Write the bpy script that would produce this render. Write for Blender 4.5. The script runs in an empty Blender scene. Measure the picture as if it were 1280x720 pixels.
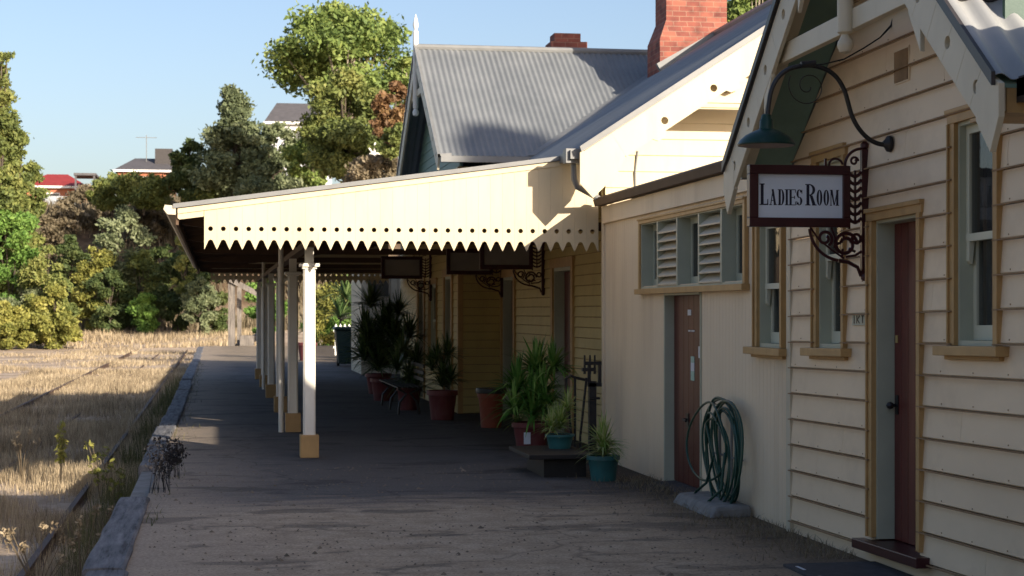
import bpy, math, random
import numpy as np
from mathutils import Vector, Matrix, noise
R = math.radians
PI = math.pi
rnd = random.Random(7)
col = bpy.context.scene.collection
TH = math.atan(370/2200)      # the camera looks this far to the right of the platform's direction

# ------------------------------------------------------------------ materials
def newmat(name):
    m = bpy.data.materials.new(name); m.use_nodes = True
    nt = m.node_tree; b = nt.nodes['Principled BSDF']
    return m, nt, b
def N(nt, t, **kw):
    n = nt.nodes.new(t)
    for k, v in kw.items(): setattr(n, k, v)
    return n
def coords(nt, scale=(1,1,1), kind='Object'):
    tc = N(nt, 'ShaderNodeTexCoord'); mp = N(nt, 'ShaderNodeMapping')
    nt.links.new(tc.outputs[kind], mp.inputs[0]); mp.inputs['Scale'].default_value = scale
    return mp.outputs[0]
def noise_tex(nt, vec, scale, detail=4, rough=.55):
    n = N(nt, 'ShaderNodeTexNoise'); nt.links.new(vec, n.inputs['Vector'])
    n.inputs['Scale'].default_value = scale; n.inputs['Detail'].default_value = detail; n.inputs['Roughness'].default_value = rough
    return n.outputs['Fac']
def ramp(nt, fac, stops):
    r = N(nt, 'ShaderNodeValToRGB'); nt.links.new(fac, r.inputs[0])
    e = r.color_ramp.elements
    while len(e) < len(stops): e.new(.5)
    for el, (p, c) in zip(e, stops):
        el.position = p; el.color = (*c, 1) if len(c) == 3 else c
    return r.outputs[0]
def mix(nt, fac, a, b, mode='MIX'):
    m = N(nt, 'ShaderNodeMix', data_type='RGBA', blend_type=mode)
    if isinstance(fac, (int, float)): m.inputs[0].default_value = fac
    else: nt.links.new(fac, m.inputs[0])
    for i, v in ((6, a), (7, b)):
        if isinstance(v, tuple): m.inputs[i].default_value = (*v, 1)
        else: nt.links.new(v, m.inputs[i])
    return m.outputs[2]
def bump(nt, b, h, strength=.3, dist=.01):
    bp = N(nt, 'ShaderNodeBump'); nt.links.new(h, bp.inputs['Height'])
    bp.inputs['Strength'].default_value = strength; bp.inputs['Distance'].default_value = dist
    nt.links.new(bp.outputs[0], b.inputs['Normal'])
def mul(c, k): return tuple(min(1, x*k) for x in c)
def paint(name, c, rough=.55, vary=.12, scale=3, stretch=(1,1,1), bs=.15, dirt=None, dirt_amt=.35, spec=.4):
    m, nt, b = newmat(name)
    v = coords(nt, stretch)
    f = noise_tex(nt, v, scale, 6)
    out = ramp(nt, f, [(.3, mul(c, 1-vary)), (.7, mul(c, 1+vary*.6))])
    if dirt:
        v2 = coords(nt, (stretch[0]*.7, stretch[1]*.7, stretch[2]*.25))
        f2 = noise_tex(nt, v2, scale*2.2, 8, .65)
        k = ramp(nt, f2, [(.52, (0,0,0)), (.75, (dirt_amt,)*3)])
        out = mix(nt, k, out, dirt)
    nt.links.new(out, b.inputs['Base Color'])
    b.inputs['Roughness'].default_value = rough
    b.inputs['Specular IOR Level'].default_value = spec
    bump(nt, b, noise_tex(nt, v, scale*14, 5), bs, .004)
    return m
M = {}
CREAM = (.62, .52, .345)
M['cream'] = paint('cream_paint', CREAM, .5, .06, 2.5, (1,1,.5), .15, dirt=(.42,.31,.18), dirt_amt=.3)
M['ladies'] = paint('shaded_cream_paint', (.79, .63, .44), .5, .09, 1.6, (1,.5,1.6), .2, dirt=(.42,.30,.19), dirt_amt=.4)  # the gable's cream again, colour adjusted for this wall's shade
M['toilet'] = paint('panel_paint', (.78, .645, .465), .55, .08, 1.3, (1,1,.3), .25, dirt=(.40,.28,.18), dirt_amt=.4)
M['yellow'] = paint('yellow_cream_paint', (.54, .42, .16), .5, .08, 3, bs=.12, dirt=(.35,.24,.1), dirt_amt=.3)
M['fret'] = paint('barge_paint', (.58, .52, .39), .5, .06, 3, bs=.12, dirt=(.4,.35,.25), dirt_amt=.3)
M['ochre'] = paint('ochre_trim', (.46, .285, .115), .5, .14, 6, bs=.2, dirt=(.25,.15,.06), dirt_amt=.4)
M['sage'] = paint('sage_paint', (.44, .46, .36), .5, .08, 4, bs=.12)
M['shadedgreen'] = paint('shaded_green_fascia', (.025,.075,.055), .5, .15, 5)  # green darkened to put shade on the sunlit eave board
M['sashpaint'] = paint('sash_paint', (.60, .60, .47), .5, .06, 4, bs=.1)
M['green'] = paint('soffit_green', (.17, .27, .22), .55, .12, 4, bs=.12)
M['doorred'] = paint('dark_red_door', (.12, .024, .02), .38, .25, 3, (4,4,.5), .15)
M['doorbrown'] = paint('red_brown_door', (.105, .024, .016), .45, .3, 2.5, (5,5,.4), .2, dirt=(.15,.06,.03), dirt_amt=.5)
M['maroon'] = paint('maroon_iron', (.045, .008, .011), .35, .2, 8, bs=.1)
M['white'] = paint('white_paint', (.80,.80,.76), .45, .05, 4, bs=.1, dirt=(.5,.45,.35), dirt_amt=.25)
M['post'] = paint('post_paint', (.78,.75,.66), .45, .06, 5, bs=.1, dirt=(.5,.4,.3), dirt_amt=.35)
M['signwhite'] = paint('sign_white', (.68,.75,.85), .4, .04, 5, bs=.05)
M['navy'] = paint('navy_lettering', (.010,.012,.035), .4, .1, 5, bs=.02)
M['black'] = paint('black_iron', (.018,.018,.02), .4, .3, 12, bs=.2)
M['lampgreen'] = paint('lamp_enamel', (.006,.034,.026), .42, .2, 8, bs=.05, dirt=(.12,.14,.13), dirt_amt=.3, spec=.3)
M['lampinner'] = paint('lamp_inner', (.30,.23,.19), .5, .2, 8)
M['wire'] = paint('grey_wire', (.05,.055,.06), .5, .2, 20)
M['gutter'] = paint('gutter_grey', (.20,.205,.205), .45, .12, 5)
M['darkgutter'] = paint('gutter_dark', (.045,.04,.04), .45, .2, 5)
M['hose'] = paint('green_hose', (.008,.055,.038), .4, .2, 15, bs=.05)
M['concrete'] = paint('concrete', (.21,.21,.205), .85, .25, 7, bs=.5, dirt=(.1,.09,.07), dirt_amt=.6)
M['darkslab'] = paint('dark_slab', (.045,.045,.052), .8, .3, 9, bs=.4, dirt=(.12,.12,.12), dirt_amt=.5)
M['brass'] = paint('brass', (.5,.38,.15), .35, .2, 10)
M['chips'] = paint('stone_chips', (.20,.16,.12), .9, .5, 2.5)
M['terracotta'] = paint('terracotta_pot', (.27,.065,.032), .6, .15, 6, dirt=(.2,.1,.07), dirt_amt=.4)
M['redpot'] = paint('maroon_pot', (.15,.035,.038), .5, .15, 6, dirt=(.2,.12,.1), dirt_amt=.4)
M['teal'] = paint('teal_pot', (.03,.13,.13), .45, .2, 6, dirt=(.1,.12,.1), dirt_amt=.4)
M['soil'] = paint('soil', (.03,.022,.016), .95, .4, 30, bs=.8)
M['label'] = paint('white_label', (.62,.66,.72), .5, .05, 9)
M['mint'] = paint('mint_notice', (.35,.55,.48), .5, .15, 30)
M['benchwood'] = paint('bench_wood', (.022,.018,.017), .6, .3, 8, (8,1,8), .3)
M['bin'] = paint('bin_plastic', (.015,.035,.03), .5, .2, 5)
M['interior'] = paint('interior_plaster', (.22,.20,.17), .9, .1, 2)
M['curtain'] = paint('lace_curtain', (.42,.42,.38), .9, .15, 3, (1,9,1), .3)
M['houseblue'] = paint('house_render', (.62,.64,.68), .8, .06, 2)
M['red_tile'] = paint('red_roof', (.30,.035,.032), .7, .15, 2)
M['grey_tile'] = paint('grey_roof', (.10,.095,.10), .7, .2, 2)
M['orangebrick'] = paint('orange_brick_wall', (.42,.16,.09), .85, .15, 6)
M['bark'] = paint('pale_bark', (.36,.31,.25), .85, .35, 3, (3,3,.6), .6)
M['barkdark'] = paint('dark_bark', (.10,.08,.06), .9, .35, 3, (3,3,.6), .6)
M['steel'] = paint('steel_fence', (.35,.38,.41), .5, .08, 3)

def glassmat():
    m, nt, b = newmat('window_glass')
    b.inputs['Base Color'].default_value = (.025,.03,.033,1); b.inputs['Roughness'].default_value = .03
    b.inputs['Alpha'].default_value = .45; b.inputs['Specular IOR Level'].default_value = .9
    bump(nt, b, noise_tex(nt, coords(nt), 3, 2), .08, .02)
    return m
M['joint'] = paint('stain_shade_joint', (.30, .19, .10), .8, .3, 6)
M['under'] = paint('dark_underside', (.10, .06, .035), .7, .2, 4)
M['shadesign'] = paint('shaded_sign_panel', (.26,.24,.22), .5, .1, 5)  # sign white greyed down for the low light under the canopy
M['glass'] = glassmat()
def brickmat():
    m, nt, b = newmat('red_brick')
    v = coords(nt, (1,1,1), 'Object')
    sp = N(nt, 'ShaderNodeSeparateXYZ'); nt.links.new(v, sp.inputs[0])
    ad = N(nt, 'ShaderNodeMath', operation='ADD'); nt.links.new(sp.outputs[0], ad.inputs[0]); nt.links.new(sp.outputs[1], ad.inputs[1])
    cb = N(nt, 'ShaderNodeCombineXYZ'); nt.links.new(ad.outputs[0], cb.inputs[0]); nt.links.new(sp.outputs[2], cb.inputs[1])
    br = N(nt, 'ShaderNodeTexBrick'); nt.links.new(cb.outputs[0], br.inputs['Vector'])
    br.inputs['Scale'].default_value = 1; br.inputs['Brick Width'].default_value = .245; br.inputs['Row Height'].default_value = .09
    br.inputs['Mortar Size'].default_value = .007; br.inputs['Mortar Smooth'].default_value = .3
    br.inputs['Color1'].default_value = (.30,.10,.07,1); br.inputs['Color2'].default_value = (.19,.058,.045,1)
    br.inputs['Mortar'].default_value = (.25,.15,.11,1)
    f = noise_tex(nt, v, 5, 6); k = ramp(nt, f, [(.3, (.6,.62,.65)), (.5, (1,1,1)), (.72, (1.25,1.2,1.1))])
    nt.links.new(mix(nt, 1, br.outputs['Color'], k, 'MULTIPLY'), b.inputs['Base Color'])
    b.inputs['Roughness'].default_value = .9
    bump(nt, b, br.outputs['Fac'], -.5, .01)
    return m
M['brick'] = brickmat()
def roofmat(name, c, c2, rough=.42, met=.35):
    m, nt, b = newmat(name)
    v = coords(nt, (1,1,.3))
    f = noise_tex(nt, v, 1.5, 8, .65)
    nt.links.new(ramp(nt, f, [(.3, c), (.72, c2)]), b.inputs['Base Color'])
    b.inputs['Roughness'].default_value = rough; b.inputs['Metallic'].default_value = met
    return m
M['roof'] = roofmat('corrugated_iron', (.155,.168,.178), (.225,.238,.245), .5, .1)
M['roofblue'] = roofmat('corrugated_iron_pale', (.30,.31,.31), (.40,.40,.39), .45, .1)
def woodmat(name, c, c2, ax=(6,.5,6)):
    m, nt, b = newmat(name)
    v = coords(nt, ax); f = noise_tex(nt, v, 3, 9, .7)
    f2 = noise_tex(nt, coords(nt, (1,1,1)), 2, 3)
    a = ramp(nt, f, [(.36, mul(c, .35)), (.46, c), (.7, c2)])
    k = ramp(nt, f2, [(.3, (.7,.7,.72)), (.7, (1.1,1.08,1.05))])
    nt.links.new(mix(nt, 1, a, k, 'MULTIPLY'), b.inputs['Base Color'])
    b.inputs['Roughness'].default_value = .85
    bump(nt, b, f, .9, .02)
    return m
M['timber'] = woodmat('weathered_timber', (.13,.135,.15), (.26,.26,.27))
M['timberup'] = woodmat('weathered_post', (.15,.135,.12), (.27,.245,.22), (6,6,.5))
M['rust'] = paint('rusty_rail', (.10,.062,.045), .7, .3, 10, bs=.4)

def groundmat():
    m, nt, b = newmat('dry_ground')
    v = coords(nt)
    f = noise_tex(nt, v, .35, 8, .6); f2 = noise_tex(nt, v, 6, 8, .7)
    a = ramp(nt, f, [(.35, (.36,.275,.20)), (.5, (.53,.42,.32)), (.65, (.66,.54,.42))])
    k = ramp(nt, f2, [(.3, (.62,.62,.6)), (.55, (1,1,1))])
    c = mix(nt, 1, a, k, 'MULTIPLY')
    # the bank beyond: brown-grey vegetation cover
    geo = N(nt, 'ShaderNodeNewGeometry'); sp = N(nt, 'ShaderNodeSeparateXYZ'); nt.links.new(geo.outputs['Position'], sp.inputs[0])
    mr = N(nt, 'ShaderNodeMapRange'); nt.links.new(sp.outputs[2], mr.inputs[0])
    mr.inputs[1].default_value = .3; mr.inputs[2].default_value = 2.5
    h = noise_tex(nt, v, .6, 8, .7)
    hc = ramp(nt, h, [(.3, (.035,.04,.018)), (.48, (.11,.075,.05)), (.7, (.22,.16,.10))])
    c = mix(nt, mr.outputs[0], c, hc)
    nt.links.new(c, b.inputs['Base Color']); b.inputs['Roughness'].default_value = .95
    b.inputs['Specular IOR Level'].default_value = .1
    bump(nt, b, f2, .8, .06)
    return m
M['ground'] = groundmat()
def platmat():
    m, nt, b = newmat('platform_asphalt')
    v = coords(nt)
    geo = N(nt, 'ShaderNodeNewGeometry'); sp = N(nt, 'ShaderNodeSeparateXYZ'); nt.links.new(geo.outputs['Position'], sp.inputs[0])
    big = noise_tex(nt, v, .5, 6, .6); fine = noise_tex(nt, v, 40, 6, .75); mid = noise_tex(nt, v, 3.2, 7, .7)
    wv = noise_tex(nt, coords(nt, (1,3.5,1)), 1.2, 8, .7)
    asph = ramp(nt, big, [(.3, (.095,.087,.085)), (.7, (.145,.132,.126))])
    grav = ramp(nt, mid, [(.3, (.38,.275,.18)), (.5, (.50,.375,.255)), (.72, (.61,.475,.34))])
    # Y plus noise, from gravel near the camera to asphalt
    ad = N(nt, 'ShaderNodeMath', operation='MULTIPLY_ADD'); nt.links.new(wv, ad.inputs[0]); ad.inputs[1].default_value = 3.2; nt.links.new(sp.outputs[1], ad.inputs[2])
    mr = N(nt, 'ShaderNodeMapRange'); nt.links.new(ad.outputs[0], mr.inputs[0]); mr.inputs[1].default_value = 16.4; mr.inputs[2].default_value = 17.9
    pt0 = noise_tex(nt, coords(nt, (1,2.2,1)), 1.7, 9, .72)
    grav = mix(nt, ramp(nt, pt0, [(.52, (0,0,0)), (.70, (.45,.45,.45))]), grav, (.19,.135,.09))
    c = mix(nt, mr.outputs[0], grav, asph)
    # far open end of the platform: blends to a paler tan
    mr2 = N(nt, 'ShaderNodeMapRange'); nt.links.new(ad.outputs[0], mr2.inputs[0]); mr2.inputs[1].default_value = 55; mr2.inputs[2].default_value = 66
    c = mix(nt, mr2.outputs[0], c, (.30,.24,.17))
    # dust along the track-side edge, its colour lightened to brighten the sun patch
    me_ = N(nt, 'ShaderNodeMath', operation='MULTIPLY_ADD'); nt.links.new(mid, me_.inputs[0]); me_.inputs[1].default_value = 1.2; nt.links.new(sp.outputs[0], me_.inputs[2])
    mre = N(nt, 'ShaderNodeMapRange'); nt.links.new(me_.outputs[0], mre.inputs[0]); mre.inputs[1].default_value = 1.3; mre.inputs[2].default_value = .1
    mrk0 = N(nt, 'ShaderNodeMath', operation='MULTIPLY'); nt.links.new(mre.outputs[0], mrk0.inputs[0]); mrk0.inputs[1].default_value = .7
    c = mix(nt, mrk0.outputs[0], c, (.42,.34,.26))
    # leaf litter and dirt along the foot of the walls
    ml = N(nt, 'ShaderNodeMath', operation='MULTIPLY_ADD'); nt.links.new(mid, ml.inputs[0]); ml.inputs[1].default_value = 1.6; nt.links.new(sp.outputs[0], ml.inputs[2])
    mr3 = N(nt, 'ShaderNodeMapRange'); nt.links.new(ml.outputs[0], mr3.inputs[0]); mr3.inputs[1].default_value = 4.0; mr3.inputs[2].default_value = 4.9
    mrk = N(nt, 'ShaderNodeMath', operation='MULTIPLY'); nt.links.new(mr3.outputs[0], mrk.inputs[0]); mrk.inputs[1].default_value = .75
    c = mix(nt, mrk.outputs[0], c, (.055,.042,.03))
    # brown leaf-litter patches, old dark patches and cracks in the asphalt
    pd = noise_tex(nt, coords(nt, (.8,1.6,1)), .9, 5, .6)
    c = mix(nt, ramp(nt, pd, [(.56, (0,0,0)), (.60, (.45,.45,.45))]), c, (.035,.033,.033))
    vw = N(nt, 'ShaderNodeVectorMath', operation='ADD'); nz = N(nt, 'ShaderNodeTexNoise'); nt.links.new(v, nz.inputs['Vector']); nz.inputs['Scale'].default_value = 1.5
    nt.links.new(v, vw.inputs[0]); nt.links.new(nz.outputs['Color'], vw.inputs[1])
    vo = N(nt, 'ShaderNodeTexVoronoi', feature='DISTANCE_TO_EDGE'); nt.links.new(vw.outputs[0], vo.inputs['Vector']); vo.inputs['Scale'].default_value = .28
    c = mix(nt, ramp(nt, vo.outputs['Distance'], [(.0, (.45,.45,.45)), (.006, (0,0,0))]), c, (.02,.018,.016))
    k = ramp(nt, fine, [(.35, (.62,.62,.62)), (.65, (1.25,1.25,1.25))])
    c = mix(nt, 1, c, k, 'MULTIPLY')
    nt.links.new(c, b.inputs['Base Color']); b.inputs['Roughness'].default_value = .88
    b.inputs['Specular IOR Level'].default_value = .25
    mm = N(nt, 'ShaderNodeMath', operation='ADD'); nt.links.new(fine, mm.inputs[0]); nt.links.new(mid, mm.inputs[1])
    bump(nt, b, mm.outputs[0], .7, .02)
    return m
M['platform'] = platmat()
def leafmat(name, c1, c2, c3, scale=.5, rough=.6, trans=.25):
    m, nt, b = newmat(name)
    v = coords(nt)
    f = noise_tex(nt, v, scale, 3, .6)
    at = N(nt, 'ShaderNodeAttribute', attribute_name='tint')
    ad = N(nt, 'ShaderNodeMath', operation='MULTIPLY_ADD'); nt.links.new(at.outputs['Fac'], ad.inputs[0]); ad.inputs[1].default_value = .45; nt.links.new(f, ad.inputs[2])
    c = ramp(nt, ad.outputs[0], [(.5, c1), (.72, c2), (.95, c3)])
    nt.links.new(c, b.inputs['Base Color']); b.inputs['Roughness'].default_value = rough
    b.inputs['Specular IOR Level'].default_value = .25
    tr = N(nt, 'ShaderNodeBsdfTranslucent'); nt.links.new(c, tr.inputs[0])
    mx = N(nt, 'ShaderNodeMixShader'); mx.inputs[0].default_value = trans
    nt.links.new(b.outputs[0], mx.inputs[1]); nt.links.new(tr.outputs[0], mx.inputs[2])
    nt.links.new(mx.outputs[0], nt.nodes['Material Output'].inputs[0])
    return m
M['gum'] = leafmat('gum_leaves', (.10,.155,.045), (.19,.26,.07), (.31,.37,.11), .35)
M['olive'] = leafmat('olive_leaves', (.09,.12,.04), (.17,.205,.06), (.28,.29,.09), .4)
M['greyleaf'] = leafmat('grey_green_leaves', (.11,.14,.075), (.18,.215,.11), (.27,.30,.17), .4)
M['darkleaf'] = leafmat('dark_leaves', (.045,.07,.025), (.085,.12,.04), (.16,.19,.07), .5)
M['freshleaf'] = leafmat('fresh_leaves', (.07,.14,.03), (.13,.24,.05), (.22,.35,.08), .5)
M['yellowleaf'] = leafmat('yellow_green_leaves', (0.13, 0.145, 0.035), (0.235, 0.24, 0.06), (0.36, 0.34, 0.09), .5)
M['rustleaf'] = leafmat('autumn_leaves', (0.14, 0.085, 0.045), (0.23, 0.13, 0.065), (0.3, 0.2, 0.09), .5)
M['brownscrub'] = leafmat('dry_scrub', (.12,.10,.06), (.20,.165,.105), (.29,.24,.16), .6)
M['darkweed'] = leafmat('dark_weed', (.012,.012,.012), (.02,.018,.02), (.035,.03,.03), 5, .6, .1)
M['strap'] = leafmat('strap_leaves', (.05,.14,.025), (.12,.27,.05), (.26,.40,.10), 3, .35, .15)
M['strapdark'] = leafmat('dark_strap_leaves', (.035,.075,.025), (.085,.15,.05), (.17,.24,.09), 3, .35, .15)
M['straplight'] = leafmat('light_strap_leaves', (.14,.24,.05), (.30,.42,.09), (.5,.52,.25), 4, .35, .2)
M['drygrass'] = leafmat('dry_grass', (.20,.155,.10), (.39,.31,.20), (.60,.49,.33), .5, .8, .3)
M['greengrass'] = leafmat('green_grass', (.06,.065,.03), (.11,.115,.05), (.2,.18,.08), .7, .8, .3)

# ------------------------------------------------------------------ mesh builder
class MB:
    def __init__(s, xf=None): s.v = []; s.f = []; s.xf = xf; s.smooth = False
    def add(s, vs, fs):
        o = len(s.v)
        s.v += [tuple(s.xf(p)) if s.xf else tuple(p) for p in vs]
        s.f += [tuple(i+o for i in f) for f in fs]
        return s
    def box(s, x0, x1, y0, y1, z0, z1):
        return s.add([(x0,y0,z0),(x1,y0,z0),(x1,y1,z0),(x0,y1,z0),(x0,y0,z1),(x1,y0,z1),(x1,y1,z1),(x0,y1,z1)],
            [(0,3,2,1),(4,5,6,7),(0,1,5,4),(1,2,6,5),(2,3,7,6),(3,0,4,7)])
    def prism(s, pts, vec):
        n = len(pts); vec = Vector(vec)
        vs = [Vector(p) for p in pts]; vs = vs + [p+vec for p in vs]
        return s.add(vs, [tuple(range(n-1,-1,-1)), tuple(range(n,2*n))] + [(i,(i+1)%n,n+(i+1)%n,n+i) for i in range(n)])
    def tube(s, pts, r, n=8, cap=True):
        pts = [Vector(p) for p in pts]; k = len(pts)
        rs = r if isinstance(r, (list, tuple)) else [r]*k
        vs = []; prev = None
        for i, p in enumerate(pts):
            d = (pts[min(i+1,k-1)]-pts[max(i-1,0)]).normalized()
            if prev is None:
                a = Vector((0,0,1)) if abs(d.z) < .9 else Vector((1,0,0))
                prev = (a-d*a.dot(d)).normalized()
            else:
                prev = prev-d*prev.dot(d)
                prev = prev.normalized() if prev.length > 1e-6 else Vector((1,0,0))
            q = d.cross(prev)
            for j in range(n):
                t = 2*PI*j/n; vs.append(p+(prev*math.cos(t)+q*math.sin(t))*rs[i])
        fs = [(i*n+j, i*n+(j+1)%n, (i+1)*n+(j+1)%n, (i+1)*n+j) for i in range(k-1) for j in range(n)]
        if cap: fs += [tuple(range(n-1,-1,-1)), tuple(range((k-1)*n, k*n))]
        s.smooth = True
        return s.add(vs, fs)
    def lathe(s, c, prof, n=24, closed=False):
        c = Vector(c); vs = [c+Vector((r*math.cos(2*PI*j/n), r*math.sin(2*PI*j/n), z)) for r, z in prof for j in range(n)]
        k = len(prof)
        fs = [(i*n+j, i*n+(j+1)%n, (i+1)*n+(j+1)%n, (i+1)*n+j) for i in range(k-1) for j in range(n)]
        fs += [tuple(range(n-1,-1,-1)), tuple(range((k-1)*n, k*n))]
        s.smooth = True
        return s.add(vs, fs)
    def bar(s, a, b, w, h, up=(0,0,1)):
        a = Vector(a); b = Vector(b); d = (b-a).normalized(); up = Vector(up)
        sd = d.cross(up).normalized()*w/2; u = sd.cross(d).normalized()*h/2
        return s.add([a-sd-u,a+sd-u,a+sd+u,a-sd+u,b-sd-u,b+sd-u,b+sd+u,b-sd+u], [(0,1,2,3),(7,6,5,4),(0,4,5,1),(1,5,6,2),(2,6,7,3),(3,7,4,0)])
    def build(s, name, mat, parent=None, smooth=None, bevel=0):
        me = bpy.data.meshes.new(name); me.from_pydata(s.v, [], s.f)
        import bmesh
        bm = bmesh.new(); bm.from_mesh(me); bmesh.ops.recalc_face_normals(bm, faces=bm.faces); bm.to_mesh(me); bm.free()
        me.materials.append(M[mat] if isinstance(mat, str) else mat)
        o = bpy.data.objects.new(name, me); col.objects.link(o)
        if parent: o.parent = parent; o.matrix_parent_inverse = parent.matrix_basis.inverted()
        if s.smooth if smooth is None else smooth:
            me.polygons.foreach_set('use_smooth', [True]*len(me.polygons))
            me.set_sharp_from_angle(angle=R(40))
        if bevel:
            bv = o.modifiers.new('bevel', 'BEVEL'); bv.width = bevel; bv.segments = 2; bv.limit_method = 'ANGLE'
        return o
def tag(o, label=None, cat=None, group=None, kind=None):
    for k, v in (('label', label), ('category', cat), ('group', group), ('kind', kind)):
        if v: o[k] = v
    return o
def thing(name, loc, label, cat, group=None):
    o = bpy.data.objects.new(name, None); col.objects.link(o); o.location = loc; o.empty_display_size = .2
    return tag(o, label, cat, group)
def plabel(o, t): o['label'] = t; return o

def npmesh(name, V, F, mat, parent=None, tint=None):
    me = bpy.data.meshes.new(name)
    V = np.asarray(V, dtype=np.float32); F = np.asarray(F, dtype=np.int32); k = F.shape[1]
    me.vertices.add(len(V)); me.vertices.foreach_set('co', V.ravel())
    me.loops.add(F.size); me.loops.foreach_set('vertex_index', F.ravel())
    me.polygons.add(len(F)); me.polygons.foreach_set('loop_start', np.arange(0, F.size, k, dtype=np.int32))
    me.polygons.foreach_set('loop_total', np.full(len(F), k, dtype=np.int32))
    if tint is not None:
        a = me.attributes.new('tint', 'FLOAT', 'FACE'); a.data.foreach_set('value', np.asarray(tint, dtype=np.float32))
    me.update(calc_edges=True); me.validate()
    me.materials.append(M[mat])
    o = bpy.data.objects.new(name, me); col.objects.link(o)
    if parent: o.parent = parent; o.matrix_parent_inverse = parent.matrix_basis.inverted()
    return o

# ------------------------------------------------------------------ carpentry helpers
def cut(a0, a1, holes):
    """intervals of [a0,a1] left over once the holes are taken out"""
    out = [(a0, a1)]
    for h0, h1 in holes:
        nx = []
        for p, q in out:
            if h1 <= p or h0 >= q: nx.append((p, q)); continue
            if h0 > p: nx.append((p, h0))
            if h1 < q: nx.append((h1, q))
        out = nx
    return [(p, q) for p, q in out if q-p > 1e-3]
def clip_gap(a, b): return abs(a-b) < 1e-6
def board_wall(mb, face, plane, a0, a1, z0, z1, step, holes=(), clip=None, lip=.020, zstart=None, joints=True, groove=None):
    """overlapping weatherboards. face 'x': on the plane x=plane looking to -x, running along y.
    face 'y': on the plane y=plane looking to -y, running along x. clip(z) -> (a0,a1) for a gable"""
    z = z0 if zstart is None else zstart
    courses = []
    while z < z1:
        courses.append((max(z, z0), min(z+step, z1), z)); z += step
    jr = random.Random(int(plane*100)); gm = groove
    for c0, c1, zc in courses:
        if c1-c0 < .004: continue
        if gm is not None:
            ga, gb = a0, a1
            if clip: ga, gb = clip(c0)
            for p, q in cut(ga+.02, gb-.02, [(h[0], h[1]) for h in holes if h[2] < c0+.014 and h[3] > c0]):
                if face == 'x': gm.box(plane-lip*.5, plane-.001, p, q, c0-.0005, c0+.008)
                else: gm.box(p, q, plane-lip*.5, plane-.001, c0-.0005, c0+.008)
            c0 = c0+.0085
        cuts = sorted({c0, c1} | {h for hl in holes for h in hl[2:] if c0 < h < c1})
        joint = jr.uniform(a0, a1)
        for b0, b1 in zip(cuts, cuts[1:]):
            A0, A1 = a0, a1
            if clip:
                l0, l1 = clip(b0); u0, u1 = clip(b1)
            act = [(h[0], h[1]) for h in holes if h[2] < b1-1e-4 and h[3] > b0+1e-4]
            if joints: act = act+[(joint, joint+.003)]
            for p, q in cut(A0, A1, act):
                def off(zz): return lip*(1-.55*(zz-zc)/step)+.002
                nose = .007 if abs(b0-c0) < 1e-6 else 0
                prof = [(off(b0)-nose, b0)] + ([(off(b0), b0+nose)] if nose else []) + [(off(b1), b1), (-.03, b1), (-.03, b0)]
                if clip:
                    pb, qb = max(p, l0), min(q, l1); pt, qt = max(p, u0), min(q, u1)
                    if qb-pb < .02: continue
                    if qt < pt: pt = qt = (pt+qt)/2
                else: pb = pt = p; qb = qt = q
                n = len(prof)
                vs = []
                for k in range(2):
                    for o_, zz in prof:
                        t = (zz-b0)/(b1-b0) if b1 > b0 else 0
                        a = (pb*(1-t)+pt*t) if k == 0 else (qb*(1-t)+qt*t)
                        vs.append((plane-o_, a, zz) if face == 'x' else (a, plane-o_, zz))
                mb.add(vs, [tuple(range(n)), tuple(range(2*n-1, n-1, -1))]+[(i,(i+1)%n,n+(i+1)%n,n+i) for i in range(n)])
def corr(p0, p1, up, pitch=.12, amp=.012, per=8):
    """one corrugated sheet: eave from p0 to p1, up-slope vector up"""
    p0, p1, up = Vector(p0), Vector(p1), Vector(up)
    d = p1-p0; L = d.length; d.normalize(); n = d.cross(up).normalized()
    if n.z < 0: n = -n
    k = max(2, int(L/pitch*per)); vs = []; fs = []
    for i in range(k+1):
        s_ = L*i/k; h = amp*math.sin(2*PI*s_/pitch)
        a = p0+d*s_+n*h
        vs += [a, a+up, a-n*.004, a+up-n*.004]
    for i in range(k):
        a = 4*i; b = a+4
        fs += [(a,b,b+1,a+1), (a+2,a+3,b+3,b+2), (a,a+2,b+2,b), (a+1,b+1,b+3,a+3)]
    fs += [(0,1,3,2), (4*k,4*k+2,4*k+3,4*k+1)]
    mb = MB(); mb.add(vs, fs); mb.smooth = True
    return mb
def holed_strip(mb, org, sdir, tdir, ndir, s0, s1, t0, t1, centers, r, thick, tc=None):
    """a board in the plane (sdir,tdir) from s0..s1, t0..t1 (numbers or functions of s) with round holes through it"""
    org, sdir, tdir, ndir = map(Vector, (org, sdir, tdir, ndir))
    f0 = t0 if callable(t0) else (lambda s_: t0); f1 = t1 if callable(t1) else (lambda s_: t1)
    edges = [s0]+[(a+b)/2 for a, b in zip(centers, centers[1:])]+[s1]
    for c, e0, e1 in zip(centers, edges, edges[1:]):
        tm = tc if tc is not None else (f0(c)+f1(c))/2
        K = 7
        L = [(c-r*math.sin(PI*i/K), tm-r*math.cos(PI*i/K)) for i in range(K+1)]
        Rr = [(c+r*math.sin(PI*i/K), tm-r*math.cos(PI*i/K)) for i in range(K+1)]
        pl = [(c, f0(c))]+L+[(c, f1(c)), (e0, f1(e0)), (e0, f0(e0))]
        pr = [(c, f0(c))]+Rr+[(c, f1(c)), (e1, f1(e1)), (e1, f0(e1))]
        for pp in (pl, pr):
            mb.prism([org+sdir*a+tdir*b for a, b in pp], ndir*thick)
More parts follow.
